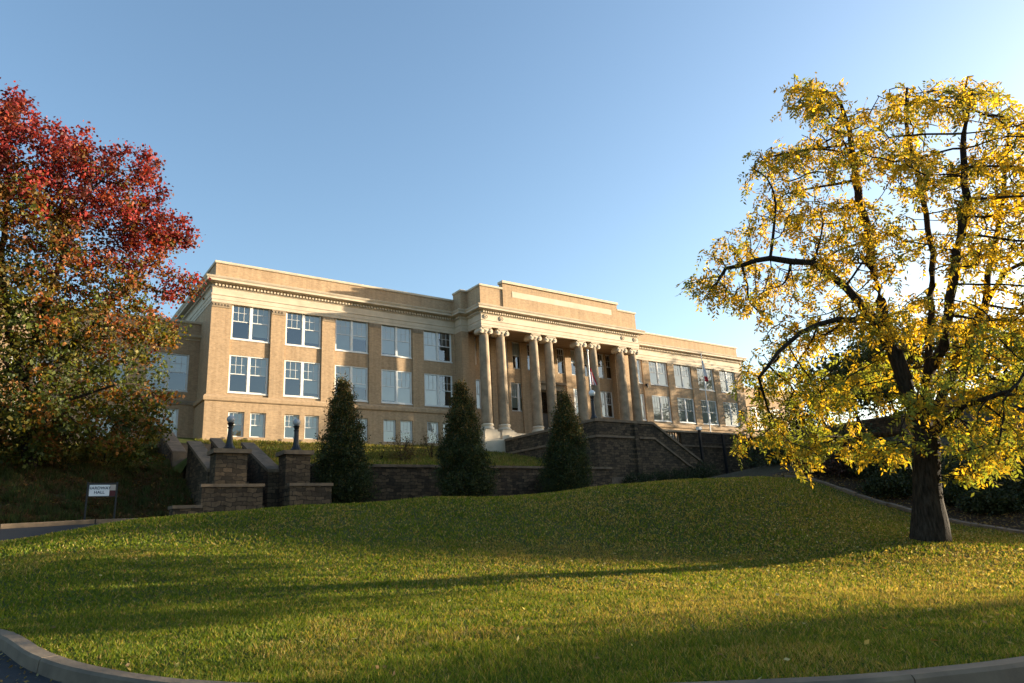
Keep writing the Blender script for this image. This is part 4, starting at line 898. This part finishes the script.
def patch_grass(name, n, xr, yr, zf, h, w, label, ok=None, cols=None):
    x = RNG.uniform(*xr, n); y = RNG.uniform(*yr, n)
    if ok is not None: k = ok(x, y); x, y = x[k], y[k]
    n = len(x); z = zf(x, y)-.01; cl_ = .5+.5*np.sin(x*3.3+2*np.sin(y*2.1))*np.sin(y*3.7+1.5*np.sin(x*2.6)); az = RNG.uniform(0, math.pi, n); wv = np.stack([np.cos(az), np.sin(az)], 1)*w; hh = h*RNG.uniform(.5, 1.5, n)*(.45+1.1*cl_); ln = RNG.normal(0, h*.5, (n, 2))
    V = np.stack([np.stack([x-wv[:, 0], y-wv[:, 1], z], 1), np.stack([x+wv[:, 0], y+wv[:, 1], z], 1), np.stack([x+ln[:, 0], y+ln[:, 1], z+hh], 1)], 1).reshape(-1, 3)
    cc_ = np.array(cols or [(.12, .15, .025), (.17, .18, .03), (.26, .20, .06)]); wq = np.clip(cl_+RNG.normal(0, .3, n), 0, .999); c = cc_[(wq*3).astype(int)]*RNG.uniform(.6, 1.3, (n, 1)); tag(link(name, tri_mesh(name, V, n, c, 3), GRASSM), label, 'grass', kind='stuff')
patch_grass('terrace_grass', 60000, (-6, 35), (37.9, 56), UZ, .14, .045, 'sunlit grass on the terrace in front of the ground floor', lambda x, y: (x > 11.2) | ((x < 7.5) & (y > 40.4)))
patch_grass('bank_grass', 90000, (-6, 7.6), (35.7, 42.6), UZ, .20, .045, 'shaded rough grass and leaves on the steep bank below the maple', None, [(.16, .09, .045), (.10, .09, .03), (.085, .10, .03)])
# fallen leaves
def litter(name, x, y, z, size, cols, label, mat=LEAF):
    n = len(x); d = RNG.normal(0, 1, (n, 3)); d[:, 2] *= .35; d /= np.linalg.norm(d, axis=1)[:, None]; w = np.cross(d, RNG.normal(0, .4, (n, 3))+np.array([0, 0, 1])); w /= np.linalg.norm(w, axis=1)[:, None]
    s = size*RNG.uniform(.6, 1.4, n)[:, None]; P = np.stack([x, y, z], 1); V = np.stack([P-d*s*.5, P+w*s*.3, P+d*s*.5, P-w*s*.3], 1).reshape(-1, 3)
    tag(link(name, tri_mesh(name, V, n, mixcols(RNG, n, cols, [1]*len(cols))), mat), label, 'leaves', kind='stuff')
n = 9000; x = 22+RNG.normal(0, 5.5, n); y = 11+RNG.normal(0, 5, n); ok = pip(x, y, lawn_out); x, y = x[ok], y[ok]
x2 = RNG.uniform(0, 28, 1000); y2 = RNG.uniform(3, 28, 1000); ok = pip(x2, y2, lawn_out) & (np.hypot(x2, y2) > 7); x = np.concatenate([x, x2[ok]]); y = np.concatenate([y, y2[ok]])
litter('fallen_leaves', x, y, G(x, y)+RNG.uniform(.02, .07, len(x)), .07, [(.42, .30, .08), (.30, .18, .06), (.20, .12, .05), (.5, .42, .2)], 'small fallen leaves scattered over the lawn under the yellow tree')
kk = [lawn_out[i % len(lawn_out)] for i in range(len(lawn_out)-20, len(lawn_out)+IR)]; px = []; py = []
for (a, b), (c, d) in zip(kk[:-1], kk[1:]):
    L_ = math.hypot(c-a, d-b); nn = int(L_*22); t = RNG.uniform(0, 1, nn); o_ = .27+RNG.exponential(.16, nn); px += list(a+(c-a)*t+(d-b)/L_*o_); py += list(b+(d-b)*t-(c-a)/L_*o_)
px = np.array(px); py = np.array(py)
litter('gutter_leaves', px, py, G(px, py)-.125+RNG.uniform(.0, .02, len(px)), .05, [(.30, .2, .07), (.16, .1, .05), (.4, .32, .14)], 'dry leaves and grit gathered in the gutter along the kerb')
x = RNG.uniform(29, 39, 12000); y = RNG.uniform(6, 22, 12000); ok = pip(x, y, bed); x, y = x[ok], y[ok]
litter('bed_leaves', x, y, G(x, y)+RNG.uniform(.08, .14, len(x)), .09, [(.22, .15, .06), (.14, .09, .04), (.30, .2, .08)], 'brown fallen leaves lying on the planting bed')

x = RNG.uniform(-6, 7.5, 9000); y = RNG.uniform(35.8, 46, 9000); k_ = np.sin(x*1.7+y)*np.sin(y*1.9-x*.6) > -.2; x = x[k_]; y = y[k_]
litter('bank_leaves', x, y, UZ(x, y)+RNG.uniform(.05, .22, len(x)), .14, [(.30, .14, .05), (.22, .09, .04), (.34, .22, .06), (.16, .09, .04)], 'fallen maple leaves on the bank and grass under the red maple')

# ------------------------------------------------------------------ light
EL, AZ = R(7.1), R(106.0)
w = bpy.data.worlds.new('World'); scn.world = w; w.use_nodes = True; nt = w.node_tree; bg = nt.nodes['Background']
sk = nt.nodes.new('ShaderNodeTexSky'); sk.sky_type = 'NISHITA'; sk.sun_disc = False; sk.sun_elevation = EL; sk.sun_rotation = AZ; sk.air_density = 1.0; sk.dust_density = 1.7; sk.ozone_density = 1.9; sk.altitude = 200
hs = N(nt, 'ShaderNodeHueSaturation', Saturation=1.0, Value=1.0); nt.links.new(sk.outputs[0], hs.inputs['Color']); nt.links.new(hs.outputs[0], bg.inputs[0]); bg.inputs[1].default_value = .115
sl = bpy.data.lights.new('sun', 'SUN'); sl.energy = 5.0; sl.angle = R(.55); sl.color = (1, .85, .62); so = bpy.data.objects.new('sun', sl); col.objects.link(so)
sd = Vector((math.sin(AZ)*math.cos(EL), math.cos(AZ)*math.cos(EL), math.sin(EL))); so.rotation_euler = (-sd).to_track_quat('-Z', 'Y').to_euler()
so.location = (60, -20, 40)
vs_ = scn.view_settings; vs_.view_transform = 'Standard'; vs_.look = 'None'; vs_.exposure = 2.0; vs_.gamma = 1; vs_.use_curve_mapping = False
scn.cycles.max_bounces = 6; scn.cycles.transparent_max_bounces = 8; scn.cycles.use_denoising = True
scn.render.resolution_x, scn.render.resolution_y = 1024, 683
